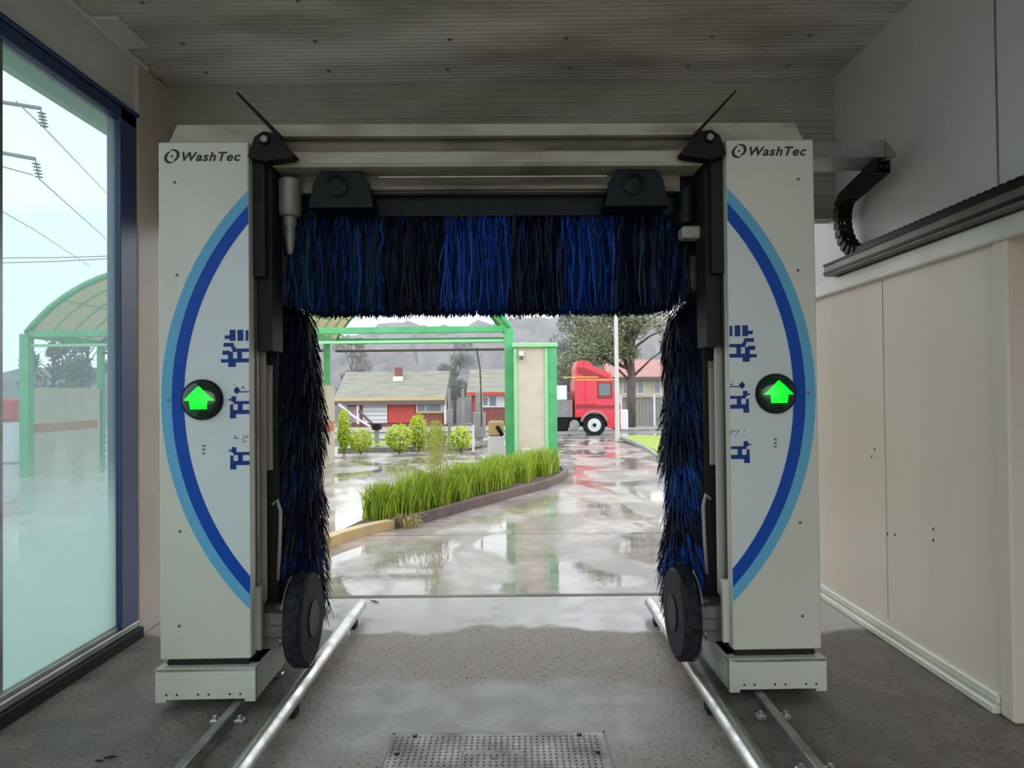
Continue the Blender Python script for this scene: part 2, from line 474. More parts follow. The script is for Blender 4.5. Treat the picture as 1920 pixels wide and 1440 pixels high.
# yard, sloping gently down to the road
g = MB()
ys = [5.66, 8, 11, 14, 18, 23, 28, 32, 45, 60, 90, 140]
xs = [-90, -40, -12, -6, 0, 6, 12, 40, 90]
vs = [(x, y, gz(y)) for y in ys for x in xs]
nx = len(xs)
g.add(vs, [(j * nx + i, j * nx + i + 1, (j + 1) * nx + i + 1, (j + 1) * nx + i) for j in range(len(ys) - 1) for i in range(nx - 1)])
stc(g.build('ground', M_yard, None))
gl = MB().quad((-60, -3, -0.01), (-3.4, -3, -0.01), (-3.4, 5.66, -0.01), (-60, 5.66, -0.01)).build('ground_beside_bay', M_yard, None); stc(gl)
gl = MB().quad((-60, -30, -0.012), (60, -30, -0.012), (60, -3, -0.012), (-60, -3, -0.012)).build('ground_behind', M_yard, None); stc(gl)

# corrugated ceiling: ribs run across the bay
def ribs(a0, a1, period, depth):
    out = []; a = a0
    while a < a1 - 1e-6:
        p = period
        out += [(a, 0), (a + .30 * p, 0), (a + .42 * p, depth), (a + .88 * p, depth)]
        a += p
    out.append((a1, 0))
    return out
c = MB()
pr = ribs(-1.6, YE, 0.052, 0.007)
v = []; f = []
for y, h in pr: v += [(-2.72, y, 4.02 - h), (2.6, y, 4.02 - h)]
for i in range(len(pr) - 1): f.append((2 * i, 2 * i + 1, 2 * i + 3, 2 * i + 2))
c.add(v, f); c.box(-2.9, 2.8, -1.6, 7.4, 4.03, 4.12)  # roof slab; its run past the exit is an unseen overhang added for shade
ceil = stc(c.build('ceiling', M_ceil, None))
c = MB()
for i in range(5):
    for x in (-2.2, -1.3, -.45, .4, 1.3, 2.0):
        c.lathe((x + rng.uniform(-.04, .04), 3.2 + i * .45 + (i % 2) * .03, 4.012), 'z', [(.001, -.008), (.012, -.007), (.014, 0)], 8)
c.build('ceiling_rivets', M_screw, ceil)
c = MB()
pr = ribs(2.95, 4.03, 0.052, 0.009)
v = []; f = []
for z, h in pr: v += [(-2.68, YE - h, z), (2.50, YE - h, z)]
for i in range(len(pr) - 1): f.append((2 * i, 2 * i + 1, 2 * i + 3, 2 * i + 2))
c.add(v, f); c.box(-2.68, 2.5, YE + .004, YE + .16, 2.95, 4.03)
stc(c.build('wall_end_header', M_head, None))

# left wall: above window, pillar
w = MB(); w.box(-2.74, -2.64, -1.6, YE + .16, 3.60, 4.03); wl = stc(w.build('wall_left', M_wallL, None))
w = MB(); w.box(-2.735, -2.615, 4.80, YE + .30, 0.0, 4.0, bev=.008); stc(w.build('wall_left_pillar', M_pill, None))
w = MB(); w.box(-2.665, -2.60, 3.9, 4.9, 3.985, 4.02); w.tube([(-2.6, -1.5, 3.99), (-2.6, 4.9, 3.99)], .012, 8)
w.box(-2.64, -2.44, 4.25, 4.62, 3.995, 4.012)
stc(w.build('trim_ceiling_left', M_wallU, None))
# window
wn = thing('window_1', None, None, (-2.64, 3.0, 0)); wn['kind'] = 'structure'
f_ = MB()
f_.box(-2.70, -2.62, -1.6, 4.79, 3.515, 3.60, bev=.006)
f_.box(-2.72, -2.62, 4.605, 4.80, 0.05, 3.60, bev=.006)
f_.box(-2.66, -2.60, -1.6, 4.80, 3.60, 3.625, bev=.004)
f_.box(-2.632, -2.606, 4.575, 4.61, 0.12, 3.52, bev=.003)
f_.build('window_frame', M_navy, wn)
f_ = MB()
f_.box(-2.72, -2.60, -1.6, 4.79, 0.075, 0.118, bev=.006); f_.box(-2.70, -2.625, -1.6, 4.79, 0.118, 0.14, bev=.003)
f_.build('window_sill', M_sill, wn)
f_ = MB(); f_.box(-2.76, -2.575, -1.6, 4.79, 0.0, 0.075, bev=.005)
f_.build('sill_base', M_dark, wn)
def thin_pane(y0, y1):
    return MB().box(-2.668, -2.660, y0, y1, 0.12, 3.53).build('pane', M_pane, wn)
thin_pane(-1.6, 1.1); thin_pane(1.12, 3.555); thin_pane(3.57, 4.61)
f_ = MB(); f_.box(-2.675, -2.650, 3.553, 3.573, 0.12, 3.53); f_.box(-2.675, -2.650, 1.10, 1.12, 0.12, 3.53)
f_.build('glazing_joint', M_alu, wn)
# green fascia outside, over the glass
tm = MB(); tm.box(-3.02, -2.96, -1.6, 5.3, 3.60, 3.86); stc(tm.build('trim_green_fascia', M_greenL, None))

# right wall
w = MB()
w.box(2.45, 2.70, 3.52, 7.2, 0.0, 2.39); w.box(2.43, 2.72, 3.43, 3.535, 0, 2.40, bev=.012)
wr = stc(w.build('wall_right', M_wallR, None))
sm = MB(); sm.box(2.447, 2.452, 4.615, 4.622, .13, 2.38); sm.build('panel_seam', M_pill, wr)
pk = MB()
for (px, py) in ((1640, 843), (1634, 856), (1664, 1001), (1678, 1003), (1750, 992), (1750, 1013)):
    v_ = F + RR * ((px - 960) / FPX) - UU * ((py - 720) / FPX); t_ = 2.45 / v_.x; q = CAM + v_ * t_
    pk.lathe((2.4515, q.y, q.z), 'x', [(.011, 0), (.009, -.003), (.001, -.004)], 9)
pk.build('fixing_holes', M_logo, wr)
w = MB(); w.box(2.44, 2.70, -1.6, 7.2, 2.49, 4.03); wu = stc(w.build('wall_right_upper', M_wallU, None))
w = MB(); w.box(2.436, 2.441, 3.475, 3.485, 2.66, 4.0); w.build('panel_seam', M_alu, wu)
w = MB(); w.box(2.98, 3.1, -1.6, 3.44, 0, 2.5); w.box(2.72, 3.1, 3.45, 3.55, 0, 2.40); stc(w.build('wall_alcove', M_wallR, None))
w = MB(); w.box(2.40, 3.05, -1.6, 7.2, 2.385, 2.495, bev=.01); stc(w.build('trim_white_beam', M_beam, None))
w = MB(); w.box(2.40, 2.47, 3.54, 6.0, 0.0, .045, bev=.008); w.box(2.425, 2.46, 3.54, 6.0, 0.045, .10, bev=.01)
stc(w.build('baseboard_right', M_post, None))
# cable trough on the beam
tr = thing('cable_trough', 'long grey metal cable trough on top of the white beam along the right wall', 'cable trough', (2.40, 3.0, 2.495))
w = MB(); w.box(2.33, 2.437, -1.6, 5.2, 2.50, 2.512); w.box(2.325, 2.335, -1.6, 5.2, 2.50, 2.585, bev=.002); w.build('tray', M_bronze, tr)
w = MB(); w.box(2.318, 2.330, -1.6, 5.2, 2.512, 2.53); w.box(2.318, 2.33, -1.6, 5.2, 2.575, 2.59); w.build('edge_lip', M_black, tr)

# ------------------------------------------------------------------ floor rails and guide tubes
def floor_rail(x, label):
    t = thing('floor_rail', label, 'rail', (x, 3.0, 0))
    m = MB(); m.box(x - .012, x + .012, -.5, YE + .1, 0.01, .045, bev=.003); m.box(x - .022, x + .022, -.5, YE + .1, .04, .052, bev=.003)
    m.box(x - .035, x + .035, -.5, YE + .1, 0, .012); m.build('rail_bar', M_rail, t)
    for y in (1.6, 2.35, 3.02, 3.52, 4.1, 4.7):
        for s in (-1, 1):
            m = MB(); m.box(x + s * .036, x + s * .085, y - .022, y + .022, 0.0, .022, bev=.004)
            m.lathe((x + s * .062, y, .02), 'z', [(.013, 0), (.013, .016), (.008, .02)], 6); m.build('rail_clamp', M_steel, t)
floor_rail(-1.47, 'flat steel running rail bolted to the floor under the left column')
floor_rail(1.28, 'flat steel running rail bolted to the floor under the right column')
def guide_tube(x, label):
    t = thing('guide_tube', label, 'guide rail', (x, 3.0, 0))
    m = MB(); m.tube([(x, -.5, .085), (x, 5.2, .085)], .038, 16); m.build('tube', M_steel, t, smooth='auto')
    m = MB(); m.box(x - .115 if x < 0 else x + .05, x - .05 if x < 0 else x + .115, -.5, 5.1, 0, .008); m.build('floor_strip', M_rail, t)
    for y in (1.2, 2.4, 3.6, 4.95):
        m = MB(); m.box(x - .02, x + .02, y - .04, y + .04, 0, .06); m.build('support_foot', M_dark, t)
guide_tube(-1.165, 'shiny round steel wheel guide tube on the floor left of the lane')
guide_tube(0.985, 'shiny round steel wheel guide tube on the floor right of the lane')

# tread plate cover
t = thing('floor_cover', 'large chequered steel access plate set in the floor between the guide tubes', 'floor cover', (-.1, 2.9, 0))
def tread(x0, x1, y0, y1, z, name, step=.028):
    m = MB(); m.box(x0, x1, y0, y1, z - .004, z)
    ny = int((y1 - y0) / step); nx_ = int((x1 - x0) / step)
    for j in range(ny):
        for i in range(nx_):
            cx = x0 + (i + .5) * step; cy = y0 + (j + .5) * step
            if cx > x1 - .01 or cy > y1 - .01: continue
            a = PI / 4 if (i + j) % 2 else -PI / 4
            dx, dy = math.cos(a) * .0105, math.sin(a) * .0105
            ex, ey = -math.sin(a) * .003, math.cos(a) * .003
            m.add([(cx - dx, cy - dy, z), (cx + ex, cy + ey, z + .002), (cx + dx, cy + dy, z), (cx - ex, cy - ey, z + .002)], [(0, 1, 2), (0, 2, 3)])
    return m
M_plate = mat('worn_tread_plate', (0.20, 0.19, 0.165), 0.38, 0.45, col2=(0.12, 0.11, 0.095), scale=5, r2=.55)
tread(-.60, .405, 2.35, 3.385, .007, 'plate').build('plate', M_plate, t, fix=False)
tread(-.255, .02, 2.45, 3.20, .0125, 'lid').build('lid', M_plate, t, fix=False)
m = MB()
m.box(-.262, -.255, 2.44, 3.207, .0055, .0085); m.box(.02, .027, 2.44, 3.207, .0055, .0085); m.box(-.262, .027, 3.20, 3.207, .0055, .0085)
m.box(-.612, -.60, 2.34, 3.395, 0.0005, .003); m.box(.405, .417, 2.34, 3.395, 0.0005, .003); m.box(-.612, .417, 3.385, 3.397, 0.0005, .003)
m.build('edge_gap', M_logo, t)
for x, y in ((-.50, 3.36), (.29, 3.36), (-.56, 3.2), (.36, 3.2), (-.12, 3.14)):
    MB().lathe((x, y, .0115), 'z', [(.012, -.004), (.012, .0025), (.001, .003)], 10).build('bolt', M_logo, t)

# small twigs/debris on the floor
def debris(px, py, l, a, label):
    v_ = F + RR * ((px - 960) / FPX) - UU * ((py - 720) / FPX); q = CAM + v_ * ((0.006 - CAM.z) / v_.z)
    m = MB(); m.tube([(q.x - l / 2 * math.cos(a), q.y - l / 2 * math.sin(a), .006), (q.x, q.y + .003, .008), (q.x + l / 2 * math.cos(a), q.y + l / 2 * math.sin(a), .006)], [.003, .006, .002], 6)
    tag(m.build('twig', M_dark, None), label, 'twig')
debris(186, 1427, .04, -.1, 'tiny dark twig on the floor left of the left rail, leftmost of two')
debris(207, 1420, .06, .25, 'short dark twig on the floor left of the left rail, longer of two')
debris(703, 1128, .10, -.7, 'thin brown twig on the wet floor beside the far end of the left tube')

# ------------------------------------------------------------------ the wash machine
mc = thing('car_wash_machine', 'white and blue roll-over car wash gantry with blue brushes straddling the lane', 'car wash machine',
           (-0.13, 3.712, 0.0), rz=math.radians(1.25), local=True)
XI, XO = 1.285, 1.762
ZC = 1.635
def arc_x(R, z, cx): return cx + math.sqrt(max(R * R - (z - ZC) ** 2, 0))
for s in (-1, 1):
    side = 'left' if s < 0 else 'right'
    X = lambda a: s * a
    # cover panel
    m = MB(); m.box(X(XI), X(XO), 0, .05, .262, 3.012, bev=.006); m.box(X(XO - .02), X(XO), 0.04, .42, .262, 3.0, bev=.004)
    m.box(X(XI), X(XI + .03), .04, .075, .262, 3.0, bev=.003)
    pan = m.build('front_panel', M_white, mc)
    # big arc decals
    cx = .18
    def arcband(Ra, Rb, y, name, mt):
        mm = MB(); N = 220; v = []; f = []
        for i in range(N + 1):
            z = .3 + (2.95 - .3) * i / N
            a = min(max(arc_x(Ra, z, cx), XI + .001), XO - .003); b = min(max(arc_x(Rb, z, cx), XI + .001), XO - .003)
            if abs(z - ZC) >= Rb: b = XI + .001
            if abs(z - ZC) >= Ra: a = XI + .001
            v += [(X(a), y, z), (X(b), y, z), (X(a), y + .001, z), (X(b), y + .001, z)]
        for i in range(N):
            if v[4 * i][0] == v[4 * i + 1][0] and v[4 * i + 4][0] == v[4 * i + 5][0]: continue
            f += [(4 * i, 4 * i + 1, 4 * i + 5, 4 * i + 4)]
        mm.add(v, f); return mm.build(name, mt, pan, fix=False)
    arcband(1.10, 1.452, -.0008, 'inner_film', M_white2)
    arcband(1.45, 1.515, -.0022, 'blue_arc', M_blue)
    arcband(1.513, 1.57, -.0016, 'light_blue_arc', M_lblue)
    # pictograms (rectangles read off the photo, 4.8 px per px zoom, mirrored on the right)
    def zx(u): return -((280 + u / 4.8 - 966) / 354 + .13)
    def zz(v_): return 1.65 - (560 + v_ / 4.8 - 6 - 738) / 354
    P1 = [(715, 765, 280, 380), (785, 835, 280, 380), (858, 882, 285, 380), (670, 722, 330, 362), (660, 750, 398, 432), (650, 712, 468, 505),
          (636, 705, 545, 575), (740, 886, 450, 480), (700, 886, 540, 575), (782, 822, 478, 542), (700, 742, 478, 542), (702, 766, 575, 615), (730, 765, 430, 455)]
    P2 = [(795, 886, 836, 846), (728, 768, 880, 930), (700, 735, 905, 918), (745, 886, 925, 952), (716, 742, 955, 1008), (785, 825, 950, 1008), (716, 886, 1004, 1042), (714, 766, 1040, 1080),
          (752, 800, 812, 846), (765, 785, 798, 858)]
    def picto(rs, dv, extra, nm):
        mm = MB()
        for (a, b, c_, d) in rs:
            mm.box(X(zx(a)), X(max(zx(b), XI + .001)), -.0042, -.0008, zz(c_ + dv), zz(d + dv))
        for k in range(extra):
            u = rng.uniform(740, 880); w_ = rng.uniform(770, 830)
            mm.box(X(zx(u)), X(zx(u + 6)), -.0040, -.0008, zz(w_ + dv), zz(w_ + dv + rng.uniform(6, 14)))
        mm.build(nm, M_pict, pan)
    picto(P1, 0, 0, 'pictogram'); picto(P2, 0, 6, 'pictogram')
    P3 = P2[1:8]; picto(P3, 460, 14, 'shower_pictogram')
    mm = MB()
    for dz in (0, .02, .04):
        mm.box(X(1.52), X(1.535), -.003, -.0005, 1.345 + dz, 1.355 + dz)
    mm.build('small_label', M_screw, pan)
    # signal lamp
    lx, lz = X(1.53), 1.635
    hb = MB(); hb.lathe((lx, 0, lz), 'y', [(.108, 0.01), (.108, -.02), (.100, -.032), (.09, -.034)], 40)
    lamp = hb.build('signal_lamp', M_black, pan, smooth='auto')
    dome = lambda r: -.034 - .030 * math.sqrt(max(0, 1 - (r / .094) ** 2))
    MB().lathe((lx, 0, lz), 'y', [(.0935 * math.sin(k * PI / 2 / 10 + .0001), dome(.0935 * math.sin(k * PI / 2 / 10))) for k in range(10, -1, -1)], 40).build('lens', M_lens, mc, smooth=True)
    ar = MB(); N = 14; v = []; f = []
    # arrow on the dome
    def on(x, z): return (lx + x, dome(math.hypot(x, z)) - .0015, lz + z)
    def strip(rows):
        vv = []; 
        for (z, hw) in rows:
            for k in range(9): vv.append(on(-hw + 2 * hw * k / 8, z))
        ff = [(i * 9 + k, i * 9 + k + 1, (i + 1) * 9 + k + 1, (i + 1) * 9 + k) for i in range(len(rows) - 1) for k in range(8)]
        ar.add(vv, ff)
    strip([(.070 - .075 * k / 6, .004 + .078 * k / 6) for k in range(7)])
    strip([(-.004 - .046 * k / 5, .048 - .004 * k / 5) for k in range(6)])
    ar.build('arrow', M_arrow, mc, fix=False)
    # screws
    for (x, z) in ((1.675, 2.795), (1.665, 2.30), (1.655, .94), (1.66, .44), (1.71, 1.635)):
        MB().lathe((X(x), 0, z), 'y', [(.008, .003), (.008, -.003), (.004, -.0045)], 10).build('screw', M_screw, pan)
    # base skirt
    m = MB()
    x0, x1 = 1.252, 1.772
    poly = [(x0, .05), (x0 + .055, .05), (x0 + .055, .065), (x1 - .055, .065), (x1 - .055, .05), (x1, .05), (x1, .225), (x0, .225)]
    m.prism([(X(a), b) for a, b in poly], 'y', -.03, .0)
    m.box(X(x0), X(x1), -.03, .05, .205, .226, bev=.003)
    m.box(X(x0), X(x0 + .012), -.02, .47, .05, .225, bev=.003); m.box(X(x1 - .012), X(x1), -.02, .47, .05, .225, bev=.003)
    m.box(X(x0), X(x1), .46, .475, .05, .225)
    m.box(X(x0 + .002), X(x1 - .002), -.034, -.028, .170, .176)
    sk = m.build('base_skirt', M_white, mc)
    for k, x in enumerate((1.33, 1.385, 1.495, 1.55, 1.66, 1.715)):
        MB().lathe((X(x), -.03, .09), 'y', [(.006, .002), (.006, -.002), (.002, -.003)], 8).build('skirt_hole', M_logo, sk)
    # chassis: dark filling, wheels
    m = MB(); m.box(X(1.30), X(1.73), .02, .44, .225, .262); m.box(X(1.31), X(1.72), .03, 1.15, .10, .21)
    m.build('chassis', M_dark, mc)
    for y in (.12, .95):
        MB().lathe((X(1.34 if s < 0 else 1.405), y, .112), 'x', [(.06, -.02), (.06, .02)], 20).build('running_wheel', M_dark, mc, smooth='auto')
    # column interior
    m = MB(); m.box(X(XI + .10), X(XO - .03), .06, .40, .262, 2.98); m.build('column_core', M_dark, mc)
    m = MB()
    m.box(X(XI + .012), X(XI + .09), .085, .125, .50, 2.93, bev=.004)
    m.box(X(XI + .03), X(XI + .10), .20, .215, .50, 2.93)
    m.build('lift_rail', M_bronze, mc)
    m = MB(); m.box(X(XI + .01), X(XI + .10), .150, .175, .30, 2.9, bev=.003); m.build('inner_flange', M_alu if s < 0 else M_bronze, mc)
    m = MB(); m.box(X(XI - .002), X(XI + .10), .245, .262, .50, 2.08, bev=.003)
    m.prism([(.075, .50), (.26, .50), (.26, .56), (.075, .44)], 'x', X(XI), X(XI + .10))
    m.build('cable_guard', M_bronze2 if s < 0 else M_white, mc)
    m = MB()
    m.box(X(XI - .012), X(XI + .09), .32, .345, 1.22, 1.79, bev=.004); m.prism([(.32, 1.79), (.345, 1.79), (.345, 1.83)], 'x', X(XI - .012), X(XI + .09))
    m.build('guard_strip', M_bronze2, mc)
    m = MB(); m.box(X(XI - .028), X(XO - .1), .37, .41, .42, 2.60); m.build('rear_cover', M_dark, mc)
    # hose loop
    m = MB(); pts = [(X(XI - .03 + .02 * math.cos(a)), .33, 1.00 + .05 * math.sin(a)) for a in [PI * k / 8 for k in range(9)]]
    pts = [(X(XI - .01), .33, 1.02), (X(XI - .035), .34, 1.05), (X(XI - .05), .35, .98), (X(XI - .045), .35, .80), (X(XI - .03), .36, .58)]
    m.tube(pts, .011, 8); m.build('hose', M_hose, mc, smooth=True)
    # wheel brush bracket
    m = MB(); m.box(X(1.125), X(1.36), .18, .34, .305, .375, bev=.006); m.box(X(1.14), X(1.36), .17, .38, .375, .445, bev=.006)
    m.lathe((X(1.22), .27, .445), 'z', [(.02, 0), (.02, .012), (.008, .016)], 8)
    m.box(X(1.20), X(1.36), .20, .35, .24, .305)
    m.build('wheel_brush_bracket', M_motor, mc)
    m = MB(); m.box(X(XI - .035), X(XI + .02), .06, .10, .28, .62, bev=.004); m.build('bracket_guide', M_bronze2 if s < 0 else M_white, mc)
    m = MB(); m.lathe((X(1.20), .2, .285), 'y', [(.012, 0), (.012, .01)], 8); m.build('bright_bolt', M_steel, mc)
    # wheel washing brush
    cyw, czw, rw = .235, .395, .255
    m = MB(); a_, b_ = (1.02, 1.12)
    pf = [(rw * .5, X(a_) if s < 0 else X(b_)), (rw * .93, X(a_) if s < 0 else X(b_)), (rw, X(1.04) if s < 0 else X(1.10)), (rw, X(1.10) if s < 0 else X(1.04)), (rw * .93, X(b_) if s < 0 else X(a_)), (rw * .5, X(b_) if s < 0 else X(a_))]
    m.lathe((0, cyw, czw), 'x', pf, 48)
    for k in range(150):
        an = 2 * PI * k / 150
        for j in range(5):
            xx = X(1.028 + .018 * j)
            yy, zz_ = cyw + math.cos(an) * rw, czw + math.sin(an) * rw
            r2 = rw + rng.uniform(.004, .012); an2 = an + .02
            m.add([(xx, yy, zz_), (xx + .012, yy, zz_), (xx + .008, cyw + math.cos(an2) * r2, czw + math.sin(an2) * r2)], [(0, 1, 2)])
    wb = m.build('wheel_brush', M_rubber, mc)
    MB().lathe((X(1.02), cyw, czw), 'x', [(.10, -.008), (.10, .008)], 28).build('wheel_brush_hub', M_black, wb)
    m = MB(); m.tube([(X(1.128), cyw + (rw - .01) * math.cos(a), czw + (rw - .01) * math.sin(a)) for a in [PI * (.55 + .3 * k / 10) for k in range(11)]], .005, 6)
    m.build('rim_clip', M_alu, wb)
    # side brush
    bx, by = X(1.275), .66
    MB().lathe((bx, by, 0), 'z', [(.045, .42), (.045, 2.62)], 16).build('brush_shaft', M_dark, mc)
    lists = [MB(), MB(), MB(), MB()]
    N = 6500
    for k in range(N):
        z = rng.uniform(.46, 2.22); an = rng.uniform(0, 2 * PI)
        if s > 0:
            if .56 < z - .10 < .74: c_ = rng.choices((0, 1, 2), (5, 4, 1))[0]
            elif .93 < z - .10 < 1.27: c_ = rng.choices((0, 1, 3), (4, 3, 2))[0]
            elif 1.45 < z - .1 < 1.80: c_ = rng.choices((1, 2, 3), (5, 3, 2))[0]
            else: c_ = rng.choices((2, 3, 1), (9, .6, 1))[0]
        else:
            if .60 < z - .10 < .78: c_ = rng.choices((1, 2, 0), (4, 4, 1))[0]
            elif 1.0 < z - .1 < 1.3: c_ = rng.choices((1, 2), (2, 7))[0]
            else: c_ = rng.choices((2, 3), (12, .6))[0]
        shp = 1 + .10 * math.sin(z * 9 + s) + (.16 if z < .75 else 0) - (.25 * max(0, (z - 1.95) / .27))
        L = rng.uniform(.12, .195) * shp * (1.0 if s < 0 else .93); drop = rng.uniform(.12, .30)
        ca, sa = math.cos(an), math.sin(an); w_ = rng.uniform(.004, .008); tw = an + rng.uniform(-.5, .5) + PI / 2
        pts = []
        for t_ in (0, .35, .7, 1):
            r = .045 + L * (1 - (1 - t_) ** 1.6); h = z - drop * t_ ** 1.7
            an3 = an + .25 * t_ * s
            pts.append(Vector((bx + math.cos(an3) * r, by + math.sin(an3) * r, h)))
        wx, wy = math.cos(tw) * w_, math.sin(tw) * w_
        v = []
        for i, p in enumerate(pts):
            q = 1 if i < 3 else .5
            v += [(p.x - wx * q, p.y - wy * q, p.z), (p.x + wx * q, p.y + wy * q, p.z)]
        lists[c_].add(v, [(0, 1, 3, 2), (2, 3, 5, 4), (4, 5, 7, 6)])
    big = MB()
    for i, l in enumerate(lists): big.mi = i; big.add(l.v, l.f)
    big.build('side_brush', [M_b1, M_b2, M_b3, M_b4], mc, fix=False)
    # brush motor head
    m = MB(); m.lathe((X(1.275), by, 0), 'z', [(.05, 2.28), (.075, 2.30), (.075, 2.50), (.05, 2.52)], 20); m.build('brush_drive', M_motor, mc, smooth='auto')
    # vertical motor at the top corner
    if s < 0:
        m = MB(); m.lathe((X(1.13), .22, 0), 'z', [(.05, 2.88), (.062, 2.87), (.062, 2.68), (.052, 2.665), (.035, 2.66), (.038, 2.62), (.026, 2.60), (.03, 2.56), (.018, 2.47), (.01, 2.45)], 24)
        m.build('lift_motor', M_motor, mc, smooth='auto')
    else:
        m = MB(); m.lathe((X(1.14), .30, 0), 'z', [(.04, 2.84), (.055, 2.83), (.055, 2.63), (.03, 2.61)], 24); m.build('lift_motor', M_teal, mc, smooth='auto')
        m = MB(); m.box(1.10, 1.22, .22, .32, 2.53, 2.60, bev=.01); m.build('junction_block', M_crown, mc)
    # dark corner plate above the motor
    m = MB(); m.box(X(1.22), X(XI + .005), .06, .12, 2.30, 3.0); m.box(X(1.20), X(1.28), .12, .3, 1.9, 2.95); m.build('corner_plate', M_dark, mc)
    m = MB()
    m.prism([(X(1.28), 2.93), (X(1.245), 3.03), (X(1.20), 3.06), (X(1.13), 3.05), (X(1.03), 2.935), (X(1.05), 2.92), (X(1.2), 2.90)], 'y', -.02, .06)
    m.lathe((X(1.19), -.02, 3.015), 'y', [(.03, 0), (.03, -.02), (.018, -.03)], 16)
    m.build('nozzle_bracket', M_black, mc)
    m = MB(); m.lathe((X(1.185), -.045, 3.01), 'y', [(.018, 0), (.018, -.006)], 12); m.build('bracket_bolt', M_alu, mc)
    m = MB(); m.tube([(X(1.325), -.05, 3.255), (X(1.10), -.03, 3.02)], [.007, .012] if s < 0 else [.005, .009], 8); m.build('feeler_rod', M_black, mc)
    # roof brush gearbox hood
    hx = X(.83)
    m = MB(); m.prism([(hx - .18, 2.70), (hx - .15, 2.85), (hx - .10, 2.915), (hx + .10, 2.915), (hx + .15, 2.85), (hx + .18, 2.70)], 'y', .16, .36)
    m.lathe((hx - .02, .16, 2.82), 'y', [(.06, 0), (.06, -.02), (.03, -.03)], 20)
    m.build('gearbox_hood', M_teal, mc)
# grab: side light plate on the left column outside: black knob
m = MB(); m.lathe((-XO, .03, 2.875), 'x', [(.016, 0.0), (.016, -.012), (.001, -.024)][::-1], 12); m.build('side_knob', M_black, mc)
# gantry crown and cross beam
m = MB()
m.prism([(-1.75, 2.99), (-1.685, 3.125), (1.685, 3.125), (1.75, 2.99), (XI, 2.99), (XI - .03, 3.06), (-XI + .03, 3.06), (-XI, 2.99)], 'y', .055, .10)
m.box(-1.68, 1.68, .06, .85, 3.105, 3.125)
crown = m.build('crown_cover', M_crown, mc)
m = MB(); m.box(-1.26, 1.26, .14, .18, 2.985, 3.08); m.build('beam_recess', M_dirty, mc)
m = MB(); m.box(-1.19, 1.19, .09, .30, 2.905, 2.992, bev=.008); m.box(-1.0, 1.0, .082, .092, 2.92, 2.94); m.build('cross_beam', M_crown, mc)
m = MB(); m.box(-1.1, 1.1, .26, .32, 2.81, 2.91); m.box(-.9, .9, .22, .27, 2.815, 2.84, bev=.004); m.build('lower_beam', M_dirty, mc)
m = MB(); m.tube([(-.62, .17, 2.872), (.66, .17, 2.872)], .005, 8); m.build('spray_pipe', M_steel, mc)
m = MB(); m.box(-1.24, 1.24, .36, .40, 2.70, 2.94); m.build('splash_guard', M_teal, mc)
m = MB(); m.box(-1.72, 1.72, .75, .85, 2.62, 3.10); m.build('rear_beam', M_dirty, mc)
# roof brush
MB().lathe((0, .60, 2.77), 'x', [(.08, -1.22), (.08, 1.22)], 20).build('roof_brush_shaft', M_teal, mc, smooth='auto')
lists = [MB(), MB(), MB(), MB()]
for k in range(17000):
    x = rng.uniform(-1.21, 1.17)
    x = x + .012 * math.sin(x * 61) + .008 * math.sin(x * 143 + 1)
    if x < -.61: wts = (1.6, 3, 3, 3)
    elif x < -.28: wts = (.1, .5, 8, 1.2)
    elif x < .11: wts = (6, 4, .8, .6)
    elif x < .42: wts = (.1, .4, 9, 1)
    elif x < .73: wts = (5, 4, 1, 1)
    else: wts = (.3, 1.4, 6, 2)
    c_ = rng.choices((0, 1, 2, 3), wts)[0]
    an = rng.uniform(-.3 * PI, 1.3 * PI)
    ca, sa = math.cos(an), math.sin(an)
    blue = c_ in (0,)
    zend = 2.162 + rng.gauss(0, .011) + (rng.uniform(0, .5) if rng.random() < .55 else 0)
    # ends of the brush taper
    e = max(0, (abs(x + .02) - 1.02) / .19)
    zend += .02 * e
    z0 = 2.77 + sa * .08
    up = rng.uniform(.0, .05) * max(sa, 0) + (rng.uniform(0, .05) if blue and sa > .5 else 0)
    w_ = rng.uniform(.003, .0065); tw = rng.uniform(-1.2, 1.2)
    drift = rng.gauss(0, .022) - .10 * e * (1 if x > 0 else -1) * rng.random(); wav = rng.uniform(.004, .014); ph = rng.uniform(0, 6)
    v = []
    spread = rng.uniform(.07, .17)
    n_ = 7
    for i in range(n_):
        t_ = i / (n_ - 1)
        yy = .60 + ca * (.08 + spread * min(1, t_ * 3) ** .6)
        top = z0 + up
        zz_ = z0 + (top - z0) * min(1, t_ * 6) - (top - zend) * max(0, (t_ - .08) / .92)
        xx = x + drift * t_ + wav * math.sin(ph + t_ * 9)
        q = w_ * (1 if i < n_ - 1 else .5)
        v += [(xx - q * math.cos(tw), yy - q * math.sin(tw), zz_), (xx + q * math.cos(tw), yy + q * math.sin(tw), zz_)]
    lists[c_].add(v, [(2 * i, 2 * i + 1, 2 * i + 3, 2 * i + 2) for i in range(n_ - 1)])
big = MB()
for i, l in enumerate(lists): big.mi = i; big.add(l.v, l.f)
big.build('roof_brush', [M_b1, M_b2, M_b3, M_b4], mc, fix=False)

